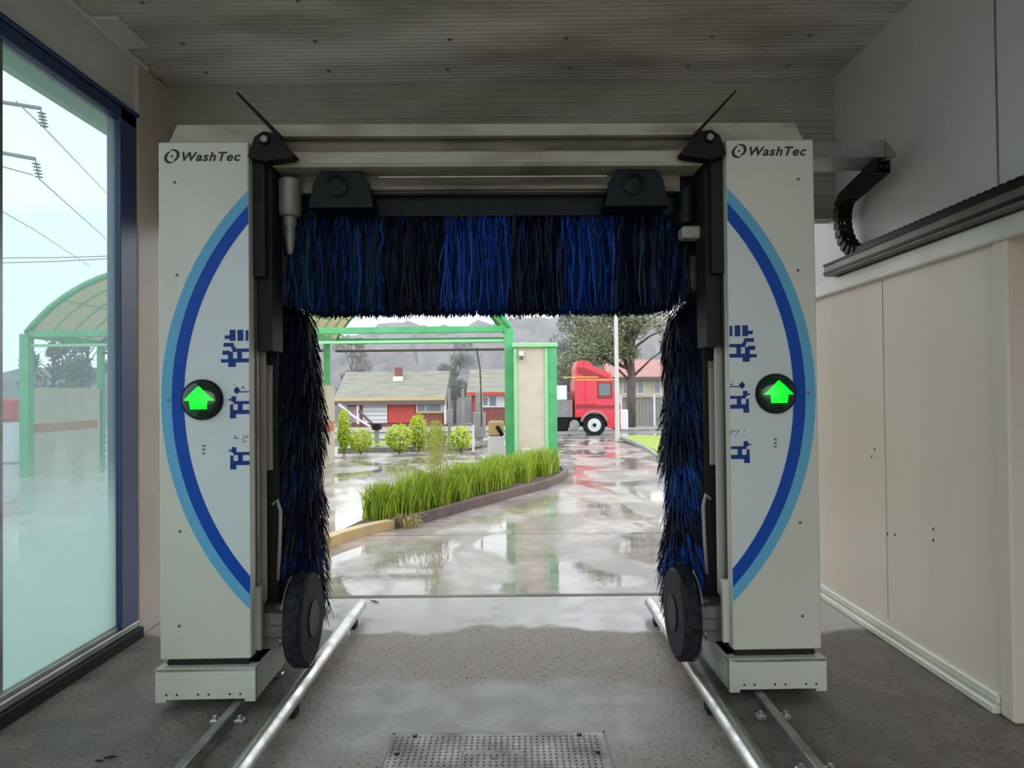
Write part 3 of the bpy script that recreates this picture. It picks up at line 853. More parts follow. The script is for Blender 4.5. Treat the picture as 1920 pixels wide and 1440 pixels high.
# logos: lettering and swirl emblem
def lettering(text, x0, x1, z0, h, parent, name):
    cu = bpy.data.curves.new(name, 'FONT'); cu.body = text; cu.size = 1; cu.shear = .28; cu.extrude = 0.01; cu.space_character = 1.12; cu.offset = .022
    to = bpy.data.objects.new(name + '_src', cu); COL.objects.link(to)
    bpy.context.view_layer.update()
    dg = bpy.context.evaluated_depsgraph_get()
    me = bpy.data.meshes.new_from_object(to.evaluated_get(dg))
    bpy.data.objects.remove(to); 
    xs_ = [v.co.x for v in me.vertices]; ys_ = [v.co.y for v in me.vertices]
    a, b = min(xs_), max(xs_); c_, d = min(ys_), max(ys_)
    for v in me.vertices:
        x, y, z = v.co
        v.co = (x0 + (x - a) / (b - a) * (x1 - x0), -.0018 - z * .05, z0 + (y - c_) / (d - c_) * h)
    o = bpy.data.objects.new(name, me); me.materials.clear(); me.materials.append(M_logo)
    COL.objects.link(o); o.parent = parent; OFF[o.name] = OFF.get(parent.name, Vector())
    return o
panels = [o for o in mc.children if o.name.startswith('front_panel')]
for (ex, tx0, tx1, zc) in ((-1.69, -1.635, -1.325, 2.935), (1.355, 1.412, 1.722, 2.95)):
    par = [p for p in panels if (sum(v.co.x for v in p.data.vertices) > 0) == (ex > 0)][0]
    lettering('WashTec', tx0, tx1, zc - .027, .05, par, 'lettering')
    m = MB()
    def swirl(a0, a1, r0, th):
        vv = []; N = 16
        for k in range(N + 1):
            t_ = k / N; a = a0 + (a1 - a0) * t_; w_ = th * math.sin(PI * min(1, .12 + t_ * .88)) ** .7 + .001
            r = r0 * (1 + .25 * t_)
            for q in (-1, 1):
                rr = r + q * w_ / 2
                xx = math.cos(a) * rr * 1.05; zz_ = math.sin(a) * rr
                vv.append((ex + xx + zz_ * .25, -.002, zc + zz_))
        m.add(vv, [(2 * k, 2 * k + 1, 2 * k + 3, 2 * k + 2) for k in range(N)])
    swirl(math.radians(120), math.radians(300), .028, .013)
    swirl(math.radians(-60), math.radians(120), .028, .013)
    m.lathe((ex, -.0005, zc), 'y', [(.006, 0), (.006, -.0016)], 12)
    m.build('emblem', M_logo, par, fix=False)

# ------------------------------------------------------------------ energy chain with its arm (arm is part of the machine)
m = MB()
m.box(1.66, 2.35, .34, .60, 3.03, 3.13, bev=.004); m.prism([(2.35, 3.03), (2.42, 3.04), (2.35, 3.13)], 'y', .34, .60)
m.box(1.70, 2.2, .30, .56, 3.015, 3.03)
m.build('cable_arm', M_alu, mc)
ch = thing('cable_chain', 'black articulated cable chain looping from the grey arm down onto the wall trough', 'cable chain', (2.23, 4.6, 2.6))
path = [(y, 2.98) for y in [4.12 + .05 * k for k in range(12)]]
cyc, czc, rc = 4.72, 2.785, .195
path += [(cyc + rc * math.sin(a), czc + rc * math.cos(a)) for a in [PI * k / 12 for k in range(1, 13)]]
path += [(y, 2.59) for y in [4.67 - .055 * k for k in range(0, 100)]]
lk = MB()
for i in range(len(path) - 1):
    y0, z0 = path[i]; y1, z1 = path[i + 1]
    dy, dz = y1 - y0, z1 - z0; l = math.hypot(dy, dz); dy /= l; dz /= l
    ny_, nz_ = -dz, dy; h = .036
    xc = 2.20 + min(1, i / 22) * .186
    hw = .048
    q = [(y0 + ny_ * h, z0 + nz_ * h), (y1 + ny_ * h, z1 + nz_ * h), (y1 - ny_ * h, z1 - nz_ * h), (y0 - ny_ * h, z0 - nz_ * h)]
    lk.prism(q, 'x', xc - hw, xc - hw + .012); lk.prism(q, 'x', xc + hw - .012, xc + hw)
    ym, zm = (y0 + y1) / 2, (z0 + z1) / 2
    for sg in (-1, 1):
        c0 = (ym + ny_ * h * sg, zm + nz_ * h * sg)
        q2 = [(c0[0] - dy * .014 - ny_ * .004, c0[1] - dz * .014 - nz_ * .004), (c0[0] + dy * .014 - ny_ * .004, c0[1] + dz * .014 - nz_ * .004),
              (c0[0] + dy * .014 + ny_ * .004, c0[1] + dz * .014 + nz_ * .004), (c0[0] - dy * .014 + ny_ * .004, c0[1] - dz * .014 + nz_ * .004)]
        lk.prism(q2, 'x', xc - hw, xc + hw)
lk.build('links', M_black, ch)
lk = MB()
for dx in (-.03, -.005, .025):
    lk.tube([(2.20 + min(1, i / 22) * .186 + dx, y, z) for i, (y, z) in enumerate(path[:40])], .010, 6)
lk.build('cables', M_rubber, ch)

# ------------------------------------------------------------------ outside: planted island
def gpt(px, py):
    lo, hi = 3.0, 120.0
    for _ in range(50):
        mid = (lo + hi) / 2
        q = P(px, py, mid)
        if q.z > gz(mid): lo = mid
        else: hi = mid
    return P(px, py, lo)
front = [gpt(*p) for p in ((740, 992), (800, 980), (860, 962), (920, 945), (980, 928), (1030, 915), (1056, 903), (1066, 893), (1058, 885))]
yel = [gpt(*p) for p in ((612, 1030), (640, 1018), (690, 1003), (740, 992))]
def band(pts, wd, h, z0=0.0):
    m = MB(); v = []; n_ = len(pts)
    for i, p in enumerate(pts):
        t_ = (pts[min(i + 1, n_ - 1)] - pts[max(i - 1, 0)]); t_.z = 0; t_.normalize()
        nrm = Vector((-t_.y, t_.x, 0))
        v += [(p.x, p.y, z0), (p.x, p.y, z0 + h), (p.x + nrm.x * wd, p.y + nrm.y * wd, z0 + h), (p.x + nrm.x * wd, p.y + nrm.y * wd, z0)]
    f = []
    for i in range(n_ - 1):
        for k in range(4):
            k2 = (k + 1) % 4
            f.append((4 * i + k, 4 * i + 4 + k, 4 * i + 4 + k2, 4 * i + k2))
    f += [(0, 1, 2, 3), (4 * n_ - 4, 4 * n_ - 3, 4 * n_ - 2, 4 * n_ - 1)]
    m.add(v, f); return m
tag(band(front, .10, .13).build('timber_edging', M_timber, None), 'curved dark brown edging along the front of the planted island', 'edging')
tag(band(yel, .14, .11).build('painted_kerb', M_ykerb, None), 'faded yellow painted kerb at the near tip of the planted island', 'kerb')
# soil
back = [gpt(*p) for p in ((1000, 868), (905, 893), (820, 925), (745, 958), (690, 985), (636, 1012))]
poly = [(p.x, p.y + .05) for p in yel[:1]] + [(p.x, p.y + .05) for p in yel[1:]] + [(p.x - .02, p.y + .06) for p in front[1:]] + [(0.85, 14.3), (-.3, 14.4)] + [(p.x, p.y) for p in back[1:]]
m = MB(); m.add([(x, y, .10) for x, y in poly] + [(x, y, 0.0) for x, y in poly], [tuple(range(len(poly)))] + [(i, (i + 1) % len(poly), (i + 1) % len(poly) + len(poly), i + len(poly)) for i in range(len(poly))])
stc(m.build('planting_bed', M_soil, None))
# border grass
def grass(n, region, hmin, hmax, mats_w, lean=.35, wid=.008):
    ls = [MB() for _ in mats_w]
    for k in range(n):
        x, y, u = region()
        h = rng.uniform(hmin, hmax) * u; a = rng.uniform(0, 2 * PI); l = rng.uniform(.05, lean) * h
        i = rng.choices(range(len(mats_w)), mats_w)[0]
        w_ = wid * rng.uniform(.6, 1.3); b = rng.uniform(0, PI); wx, wy = math.cos(b) * w_, math.sin(b) * w_
        v = []
        for t_ in (0, .5, .85, 1):
            q = (1 - t_ ** 3)
            cx_, cy_, cz_ = x + math.cos(a) * l * t_ ** 1.8, y + math.sin(a) * l * t_ ** 1.8, .08 + h * t_ * (1 - .1 * t_)
            v += [(cx_ - wx * q, cy_ - wy * q, cz_), (cx_ + wx * q, cy_ + wy * q, cz_)]
        ls[i].add(v, [(0, 1, 3, 2), (2, 3, 5, 4), (4, 5, 7, 6)])
    big = MB()
    for i, l in enumerate(ls): big.mi = i; big.add(l.v, l.f)
    return big
A = Vector((-1.72, 8.75, 0)); B = Vector((.60, 13.6, 0))
cl = []
for k in range(75):
    t_ = k / 74; p = A.lerp(B, t_); cl.append((p.x + rng.uniform(-.10 - .28 * t_, .12), p.y + rng.uniform(-.1, .15 + .25 * t_), .72 + .1 * t_ + rng.uniform(-.15, .25)))
def reg():
    c_ = rng.choice(cl); a = rng.uniform(0, 2 * PI); r = .20 * math.sqrt(rng.random())
    return c_[0] + r * math.cos(a), c_[1] + r * math.sin(a), c_[2]
o = grass(21000, reg, .28, .62, (6.5, 3.5, .9)).build('border_grass', [M_g1, M_g2, M_g3], None, fix=False)
tag(o, 'dense lime green strappy grass filling the planted island outside', 'grass', kind='stuff')
# tall seeding weed
wd_ = thing('tall_weed', 'tall straggly seeding weed standing above the grass of the planted island', 'weed', (-1.15, 9.9, .1))
m = MB()
for k in range(16):
    x, y = -1.15 + rng.uniform(-.22, .22), 9.9 + rng.uniform(-.2, .2); h = rng.uniform(.7, 1.25)
    m.tube([(x, y, .08), (x + rng.uniform(-.05, .05), y, .08 + h * .6), (x + rng.uniform(-.12, .12), y, .08 + h)], [.006, .004, .002], 5)
m.build('stems', M_g3, wd_)
m = MB(); m2 = MB()
for k in range(1500):
    z = rng.uniform(.5, 1.25); r = .32 * (1 - abs(z - .8) / .75); a = rng.uniform(0, 2 * PI)
    x, y = -1.15 + r * math.cos(a) * rng.random(), 9.9 + r * math.sin(a) * rng.random(); q = rng.uniform(.008, .02); b = rng.uniform(0, PI)
    (m if rng.random() < .6 else m2).add([(x, y, z), (x + q * math.cos(b), y + q * math.sin(b), z + q), (x + q * .3, y, z + 2.4 * q)], [(0, 1, 2)])
bg_ = MB(); bg_.add(m.v, m.f); bg_.mi = 1; bg_.add(m2.v, m2.f)
bg_.build('foliage', [M_g1, M_g3], wd_, fix=False)
m = MB()
for k in range(60):
    x, y = -1.33 + rng.uniform(-.1, .12), 8.62 + rng.uniform(-.1, .1); a = rng.uniform(0, 2 * PI); h = rng.uniform(.05, .2)
    m.tube([(x, y, .0), (x + .05 * math.cos(a), y + .05 * math.sin(a), h), (x + .12 * math.cos(a), y + .12 * math.sin(a), h * .8)], .003, 4)
tag(m.build('dry_weed', M_g3, None), 'small dry straw coloured weed growing at the foot of the brown edging', 'weed')

# wall end beside the canopy
pw = thing('partition_wall', 'cream rendered wall end with green steel edges right of the wash bay canopy', 'partition wall', (.4, 14.6, 0))
q0 = P(966, 700, 14.3); q1 = P(1030, 700, 14.3)
xa, xb = q0.x, q1.x
MB().box(xa, xb, 14.3, 16.8, 0, 2.60).build('wall_panel', M_bay, pw)
m = MB(); m.box(xb - .02, xb + .15, 14.24, 14.38, 0, 2.60, bev=.01); m.build('corner_post', M_green, pw)
m = MB(); m.box(xb - .10, xb - .02, 14.26, 14.34, 0, 2.60, bev=.01); m.box(xa - .03, xa + .04, 14.26, 14.34, 0, 2.60, bev=.01); m.build('edge_trim', M_greenL, pw)
m = MB(); m.box(xa - .06, xb + .17, 14.20, 17.0, 2.60, 2.69, bev=.01); m.build('cap', M_greenL, pw)
m = MB(); m.box(xb + .0, xb + .14, 14.38, 16.8, 0, 2.58); m.build('side_cladding', M_green, pw)
sl = thing('security_light', 'small white security light fixed high on the cream wall end', 'light', (xa + .13, 14.27, 2.3))
zz0 = P(972, 668, 14.25).z
MB().box(xa + .08, xa + .18, 14.20, 14.30, zz0, zz0 + .1, bev=.01).build('housing', M_wpaint, sl)
MB().box(xa + .09, xa + .17, 14.16, 14.24, zz0 - .07, zz0 - .01, bev=.01).build('sensor', M_gutter, sl)
q = P(987, 838, 14.2)
m = MB(); m.box(q.x - .09, q.x + .09, 14.04, 14.16, .02, q.z - .02, bev=.02); m.tube([(q.x, 14.1, q.z - .02), (q.x, 14.1, q.z + .06), (q.x, 14.02, q.z + .06)], .015, 6)
tag(m.build('tap_stand', M_bay, None), 'squat cream tap stand in the grass against the cream wall end', 'tap')

# wash bay canopies: barrel vaults
def canopy(X0, X1, Y0, Y1, label):
    z = 3.05; rise = 1.42
    t = thing('bay_canopy', label, 'canopy', ((X0 + X1) / 2, (Y0 + Y1) / 2, 0), group='barrel vaulted wash bay canopies')
    half = (X1 - X0) / 2; cxm = (X0 + X1) / 2
    Rr = (half * half + rise * rise) / (2 * rise); a0 = math.asin(half / Rr); zc = z + rise - Rr
    arc = [(cxm + Rr * math.sin(-a0 + 2 * a0 * k / 24), zc + Rr * math.cos(-a0 + 2 * a0 * k / 24)) for k in range(25)]
    m = MB(); v = []
    for x, zz_ in arc:
        v += [(x, Y0, zz_), (x, Y1, zz_)]
    m.add(v, [(2 * k, 2 * k + 1, 2 * k + 3, 2 * k + 2) for k in range(24)])
    v = [(x, y, zz_ + .03) for x, y, zz_ in v]; m.add(v, [(2 * k, 2 * k + 1, 2 * k + 3, 2 * k + 2) for k in range(24)])
    m.build('roof_sheet', M_poly, t, fix=False)
    for y, r in ((Y0, .07), (Y1, .06)):
        MB().tube([(x, y, zz_ + .02) for x, zz_ in arc], r, 8).build('arch', M_green, t, smooth=True)
    for k in range(1, 4):
        y = Y0 + (Y1 - Y0) * k / 4
        MB().tube([(x, y, zz_ - .03) for x, zz_ in arc], .025, 6).build('rib', M_greenL, t, smooth=True)
    for k in (4, 8, 12, 16, 20):
        MB().tube([(arc[k][0], Y0, arc[k][1] - .03), (arc[k][0], Y1, arc[k][1] - .03)], .022, 6).build('purlin', M_greenL, t)
    for y in (Y0, Y1):
        MB().box(X0, X1, y - .05, y + .05, z - .07, z + .07, bev=.01).build('tie_beam', M_green, t)
        MB().box(X0, X1, y - .03, y + .03, z - .28, z - .22, bev=.005).build('gutter_bar', M_gutter if y == Y1 else M_greenL, t)
    for x in (X0, X1):
        MB().box(x - .05, x + .05, Y0, Y1, z - .08, z + .06, bev=.01).build('side_beam', M_green, t)
        for y in (Y0, Y1):
            if x == X0 and X0 > -9 : continue
            w_ = .10 if (y == Y0) else .07
            MB().box(x - w_, x + w_, y - w_, y + w_, gz(y), z, bev=.01).build('post', M_green, t)
            MB().tube([(x, y, z - .02), (x + (.5 if x == X0 else -.5), y, z + .62)], .03, 6).build('brace', M_green, t)
    return t
XL = P(50, 700, 15).x; XM = P(629, 700, 18).x; XR = P(955, 700, 15).x
canopy(XM, XR, 15.0, 18.0, 'green framed barrel canopy seen through the machine opening behind the planted island')
canopy(XL, XM - .14, 15.0, 17.7, 'green framed barrel canopy seen through the left window')
# bay walls
bw = thing('bay_wall', 'low cream block wall with orange band along the far left side of the left canopy bay', 'wall', (XL, 16.3, 0))
MB().box(XL - .14, XL + .04, 15.15, 17.58, gz(17.9), 1.9).build('blockwork', M_bay, bw)
m = MB(); y = 15.17
while y < 17.3:
    m.box(XL + .03, XL + .05, y, y + .36, .90, 1.09); y += .39
m.build('orange_band', M_orange, bw)
bw = thing('divider_wall', 'cream divider wall with orange band between the two canopy bays', 'wall', (XM, 16.5, 0))
MB().box(XM - .28, XM + .02, 14.9, 17.8, gz(18), 1.9).build('blockwork', M_bay, bw)
m = MB(); m.box(XM - .29, XM + .03, 14.89, 17.7, .75, 1.0); m.build('orange_band', M_orange, bw)
MB().box(XM - .4, XM + .1, 13.9, 14.9, 0, .12, bev=.03).build('footing', M_kerb, bw)

# low island with shrubs behind the canopy
isl = [gpt(*p) for p in ((634, 850), (700, 848), (800, 846), (880, 843), (915, 836), (905, 830))]
tag(band(isl, .3, .14, gz(21)).build('island_kerb', M_kerb, None), 'low grey kerb of the shrub island behind the canopy', 'kerb')
p0 = gpt(640, 846); p1 = gpt(905, 836)
m = MB(); m.add([(p0.x, p0.y + .3, gz(p0.y) + .12), (p1.x, p1.y + .2, gz(p1.y) + .12), (p1.x + .2, p1.y + 2.6, gz(p1.y) + .12), (p0.x, p0.y + 2.6, gz(p0.y) + .12)], [(0, 1, 2, 3)])
stc(m.build('shrub_bed', M_lawn, None))
def leaf_ball(m, c, r, n, q, up=0.0):
    for k in range(n):
        a = rng.uniform(0, 2 * PI); b = math.acos(rng.uniform(-1, 1)); rr = rng.uniform(.55, 1) ** .5
        x = c[0] + r[0] * rr * math.sin(b) * math.cos(a); y = c[1] + r[1] * rr * math.sin(b) * math.sin(a); z = c[2] + r[2] * rr * math.cos(b)
        d = Vector((rng.gauss(0, 1), rng.gauss(0, 1), rng.gauss(up, 1))).normalized(); e = d.orthogonal().normalized()
        s_ = q * rng.uniform(.6, 1.3)
        m.add([(x, y, z), tuple(Vector((x, y, z)) + d * s_ + e * s_ * .35), tuple(Vector((x, y, z)) + d * s_ * 2), tuple(Vector((x, y, z)) + d * s_ - e * s_ * .35)], [(0, 1, 2, 3)])
def shrub(px0, px1, py0, py1, d, label, n=900, mm=(M_lime, M_lime2), name='shrub'):
    a = P(px0, py1, d); b = P(px1, py0, d); cx_ = (a.x + b.x) / 2; zb = min(a.z, gz(d) + .3); h = b.z - gz(d)
    t = thing(name, label, 'shrub', (cx_, d, gz(d)))
    m1, m2 = MB(), MB(); r = (b.x - a.x) / 2
    leaf_ball(m1, (cx_, d, gz(d) + h * .55), (r, r, h * .45), int(n * .65), .05, .8)
    leaf_ball(m2, (cx_, d, gz(d) + h * .42), (r * .9, r * .9, h * .38), int(n * .35), .05, .5)
    bb = MB(); bb.add(m1.v, m1.f); bb.mi = 1; bb.add(m2.v, m2.f); bb.build('foliage', list(mm), t, fix=False)
    s_ = MB()
    for k in range(5):
        an = k * 1.26; s_.tube([(cx_, d, gz(d)), (cx_ + r * .5 * math.cos(an), d + r * .5 * math.sin(an), gz(d) + h * .6)], .015, 5)
    s_.build('stems', M_bark, t)
shrub(634, 655, 768, 845, 20.6, 'tall green shrub at the left end of the shrub island', 1200, (M_lime, M_g2))
shrub(655, 698, 805, 845, 20.8, 'round lime shrub near the left end of the shrub island')
shrub(722, 775, 797, 842, 21.0, 'wide lime shrub left of the middle of the shrub island', 1300)
shrub(768, 800, 778, 842, 21.4, 'tallest lime shrub in the middle of the shrub island', 1200)
shrub(802, 836, 804, 842, 21.2, 'olive shrub right of the tallest lime shrub', 800, (M_g2, M_g3))
shrub(844, 884, 800, 838, 21.4, 'round lime shrub near the right end of the shrub island')

# vacuum and pay units
def post_thing(name, label, cat, px, pyt, d, w_, mt, head=None):
    t = P(px, pyt, d); b = gz(d)
    th = thing(name, label, cat, (t.x, d, b))
    MB().box(t.x - w_, t.x + w_, d - w_, d + w_, b, t.z, bev=.01).build('post', mt, th)
    if head:
        MB().box(t.x - head[0], t.x + head[0], d - head[0] * .7, d + head[0] * .7, t.z + head[2], t.z + head[1] + head[2], bev=.02).build('head', head[3], th)
    MB().box(t.x - w_ * 2.2, t.x + w_ * 2.2, d - w_ * 2, d + w_ * 2, b, b + .05).build('foot_plate', M_kerb, th)
post_thing('bollard', 'white bollard right of the round shrubs', 'bollard', 887, 800, 20.5, .035, M_wpaint, (.05, .04, 0, M_wpaint))
post_thing('vacuum_unit', 'grey vacuum unit on a post behind the shrub island', 'vacuum unit', 868, 735, 24, .04, M_alu, (.05, .1, 0, M_shade))
post_thing('vacuum_unit', 'dark slim vacuum unit with a tall hose mast behind the shrub island', 'vacuum unit', 842, 728, 24.5, .05, M_fence, (.10, .5, -1.25, M_fence))
post_thing('pay_station', 'blue grey pay station beside the green canopy post', 'pay station', 898, 735, 24.2, .12, M_fence, (.22, .9, -1.6, M_fence))
hp = thing('hose_boom', 'curved dark hose boom hanging below the canopy beam', 'hose boom', (P(898, 700, 17).x, 17, gz(17)))
pts = [P(893, 652, 17.5), P(900, 690, 17.5), P(902, 740, 17.5), P(903, 800, 17.5)]
MB().tube(pts, .02, 6).build('hose', M_gutter, hp, smooth=True)
bn = thing('hose_reel', 'black and orange coiled hose holder leaning by the green post', 'hose holder', (P(935, 820, 17).x, 17, gz(17)))
a = P(915, 795, 17); b = P(945, 845, 17)
MB().box(a.x, b.x, 16.9, 17.4, gz(17), P(915, 818, 17).z, bev=.03).build('base', M_wpaint, bn)
MB().box(a.x, b.x, 16.95, 17.35, P(915, 817, 17).z, P(915, 790, 17).z, bev=.03).build('cabinet', M_ykerb, bn)
MB().tube([P(932, 800, 16.85), P(936, 806, 16.8), P(942, 816, 16.85)], .05, 8).build('nozzle', M_black, bn)
# boom barrier
bb = thing('boom_barrier', 'lowered grey boom arm with dark head left of the lime shrubs', 'barrier', (P(705, 800, 24).x, 24, gz(24)))
MB().tube([P(635, 758, 24), P(662, 780, 24), P(694, 800, 24)], .045, 6).build('arm', M_wpaint, bb)
MB().tube([P(672, 770, 24.2), P(700, 796, 24.2)], .05, 6).build('strut', M_gutter, bb)
a = P(698, 806, 24); MB().box(a.x, a.x + .28, 23.9, 24.3, a.z, a.z + .22, bev=.02).build('head', M_black, bb)
MB().box(a.x + .08, a.x + .2, 24, 24.2, gz(24), a.z).build('post', M_fence, bb)

# yard drain in front of the hall exit
m = MB(); m.box(-2.6, 2.44, 5.66, 5.72, -.02, .004)
stc(m.build('trim_threshold', M_dirty, None))

# lawn verge, road
m = MB(); L_ = [gpt(*p) for p in ((1168, 828), (1190, 833), (1220, 845), (1262, 868), (1420, 900), (1420, 822), (1180, 820))]
m.add([(p.x, p.y, gz(p.y) + .10) for p in L_] + [(p.x, p.y, gz(p.y)) for p in L_], [tuple(range(7))] + [(i, (i + 1) % 7, (i + 1) % 7 + 7, i + 7) for i in range(7)])
stc(m.build('lawn_verge', M_lawn, None))
tag(band(L_[:5], -.14, .11, gz(20) - .04).build('verge_kerb', M_kerb, None), 'grey concrete kerb curving round the bright green verge at right', 'kerb')
m = MB(); m.quad((-80, 29.5, gz(29.5) + .006), (80, 29.5, gz(29.5) + .006), (80, 38.5, gz(38.5) + .02), (-80, 38.5, gz(38.5) + .02)); stc(m.build('road', M_conc2, None))
m = MB(); m.box(-60, 60, 38.5, 38.7, gz(38.5) - .1, gz(38.5) + .12); stc(m.build('road_kerb', M_kerb, None))
m = MB(); m.box(-60, 2.0, 29.2, 29.4, gz(29.2) - .1, gz(29.2) + .10); stc(m.build('near_road_kerb', M_kerb, None))
m = MB(); m.quad((-60, 38.7, gz(38.7) + .08), (60, 38.7, gz(38.7) + .08), (60, 58, gz(58) + .05), (-60, 58, gz(58) + .05)); stc(m.build('nature_strip', mat('dull_verge', (.22, .22, .16), .9, col2=(.28, .27, .22), scale=1), None))

# ------------------------------------------------------------------ truck (side view, facing right)
sc = 32 / FPX
def TX(px): return P(px, 760, 32).x
def TZ(py): return P(1110, py, 32).z
tk = thing('truck', 'red prime mover truck with high roof fairing driving past on the road', 'truck', (TX(1110), 33.2, gz(32)))
y0, y1 = 32.0, 34.4
zg = gz(32) + .01
m = MB()
cab = [(TX(1078), TZ(778)), (TX(1078), TZ(712)), (TX(1150), TZ(712)), (TX(1156), TZ(728)), (TX(1163), TZ(762)), (TX(1163), TZ(803)), (TX(1140), TZ(803)), (TX(1136), TZ(785)), (TX(1126), TZ(774)), (TX(1100), TZ(774)), (TX(1093), TZ(782)), (TX(1078), TZ(782))]
m.prism(cab, 'y', y0, y1); m.build('cab', M_red, tk)
m = MB(); m.prism([(TX(1080), TZ(712)), (TX(1080), TZ(690)), (TX(1084), TZ(676)), (TX(1102), TZ(676)), (TX(1112), TZ(684)), (TX(1120), TZ(690)), (TX(1146), TZ(700)), (TX(1150), TZ(712))], 'y', y0 + .1, y1 - .1); m.build('roof_fairing', M_red, tk)
m = MB(); m.prism([(TX(1084), TZ(700)), (TX(1084), TZ(688)), (TX(1096), TZ(690)), (TX(1144), TZ(709)), (TX(1140), TZ(712))], 'y', y0 + .07, y0 + .1); m.build('fairing_shadow_panel', M_red2, tk)
m = MB(); m.box(TX(1080), TX(1160), y0 - .02, y0 + .01, TZ(713), TZ(711)); m.box(TX(1056), TX(1122), y0 - .03, y0, TZ(708), TZ(706)); m.build('trim_strip', M_yel, tk)
m = MB(); m.box(TX(1120), TX(1148), y0 - .015, y0 + .05, TZ(748), TZ(716)); m.build('door', M_red2, tk)
m = MB(); m.box(TX(1123), TX(1145), y0 - .03, y0 + .05, TZ(743), TZ(719), bev=.03); m.build('door_window', M_glass, tk)
m = MB(); m.prism([(TX(1152), TZ(742)), (TX(1149), TZ(716)), (TX(1153), TZ(716)), (TX(1159), TZ(742))], 'y', y0 - .01, y1 + .01); m.build('windscreen', M_glass, tk)
m = MB(); m.box(TX(1122), TX(1163), y0 - .03, y0, TZ(766), TZ(760)); m.box(TX(1080), TX(1120), y0 - .02, y0, TZ(766), TZ(758)); m.build('lower_moulding', M_red2, tk)
m = MB(); m.tube([(TX(1114) + 25 * sc * math.cos(a), y0 - .02, TZ(797) + 25 * sc * math.sin(a)) for a in [PI * (.08 + .84 * k / 12) for k in range(13)]], .07, 6); m.build('wheel_arch', mat('pinkish_grey_trim', (.32, .18, .18), .5), tk, smooth=True)
for px in (1114, 985, 1012):
    m = MB(); m.lathe((TX(px), y0 + .02, TZ(797)), 'y', [(.30, 0), (.50, 0), (.525, .04), (.525, .26), (.5, .3)], 32); wh = m.build('wheel', M_rubber, tk, smooth='auto')
    m = MB(); m.lathe((TX(px), y0 + .0, TZ(797)), 'y', [(.31, .0), (.30, .03), (.14, .06), (.13, -.03), (.10, -.03)], 24); m.build('rim', M_chrome, wh, smooth='auto')
    m = MB(); m.lathe((TX(px), y0 - .05, TZ(797)), 'y', [(.09, .0), (.07, -.03), (.02, -.03)], 16); m.build('hub', M_rubber, wh)
m = MB(); m.box(TX(960), TX(1150), y0 + .3, y1 - .3, TZ(800), TZ(780)); m.build('chassis_rail', M_black, tk)
m = MB(); m.box(TX(1040), TX(1066), y0 + .1, y0 + .8, TZ(808), TZ(786), bev=.05); m.build('battery_box', M_black, tk)
m = MB(); m.lathe((TX(1077), 0, TZ(797)), 'y', [(.23, y0 + .05), (.25, y0 + .1), (.25, y0 + .6)], 20); m.build('fuel_tank', M_alu, tk)
m = MB(); m.box(TX(960), TX(1074), y0 + .2, y1 - .2, TZ(782), TZ(750)); m.build('tipper_body', M_fence, tk)
m = MB(); m.box(TX(960), TX(1064), y0 + .15, y1 - .15, TZ(750), TZ(722), bev=.04); m.build('load_cover', M_wpaint, tk)
m = MB(); m.box(TX(1150), TX(1164), y0 + .05, y1 - .05, TZ(806), TZ(794), bev=.04); m.build('bumper', M_red2, tk)

# street pole
pb = P(1157, 760, 26)
sp_ = thing('street_pole', 'slim pale steel pole standing in front of the red truck', 'pole', (pb.x, 26, gz(26)))
MB().tube([(pb.x, 26, gz(26)), (pb.x, 26, 9)], [.09, .06], 10).build('pole', mat('pale_pole_paint', (.55, .52, .50), .5), sp_, smooth='auto')
MB().lathe((pb.x, 26, gz(26)), 'z', [(.2, 0), (.2, .04), (.1, .06)], 12).build('base_flange', M_kerb, sp_)

# trees
def tree(px, d, topz, label, crown, lm, trunk=.28, n=4200, leafq=.16, lean=0.0):
    b = P(px, 760, d)
    t = thing('tree', label, 'tree', (b.x, d, gz(d)))
    m = MB(); z0 = gz(d)
    m.tube([(b.x, d, z0), (b.x + .1, d, z0 + topz * .3), (b.x + lean * .5, d, z0 + topz * .6), (b.x + lean, d, z0 + topz * .95)], [trunk, trunk * .8, trunk * .55, trunk * .2], 10)
    cl_ = []
    for k in range(crown[0]):
        a = rng.uniform(0, 2 * PI); zz_ = z0 + topz * rng.uniform(crown[1], 1.0); r = crown[2] * rng.uniform(.3, 1)
        e = Vector((b.x + lean * .5 + r * math.cos(a), d + r * math.sin(a) * .6, zz_))
        s_ = Vector((b.x + lean * .4, d, z0 + (zz_ - z0) * rng.uniform(.55, .8)))
        m.tube([s_, s_.lerp(e, .5) + Vector((0, 0, .2)), e], [trunk * .3, trunk * .18, .03], 5); cl_.append(e)
    m.build('trunk', M_bark, t, smooth=True)
    m1 = MB(); m2 = MB()
    for e in cl_:
        q = rng.uniform(.6, 1.25)
        leaf_ball(m1, e, (q, q, q * .7), n // (2 * len(cl_)), leafq); leaf_ball(m2, e + Vector((.1, 0, -.2)), (q, q, q * .7), n // (2 * len(cl_)), leafq)
    bb_ = MB(); bb_.add(m1.v, m1.f); bb_.mi = 1; bb_.add(m2.v, m2.f); bb_.build('crown', lm, t, fix=False)
    return t
tree(1182, 46, 11.5, 'tall gum tree with bare grey trunk behind the truck front', (34, .42, 3.9), [M_l1, M_l2], .33, 16000, .15)
tree(1100, 55, 11.5, 'loose olive tree behind the truck roof fairing', (22, .35, 2.8), [M_l2, M_l1], .2, 9000, .14)

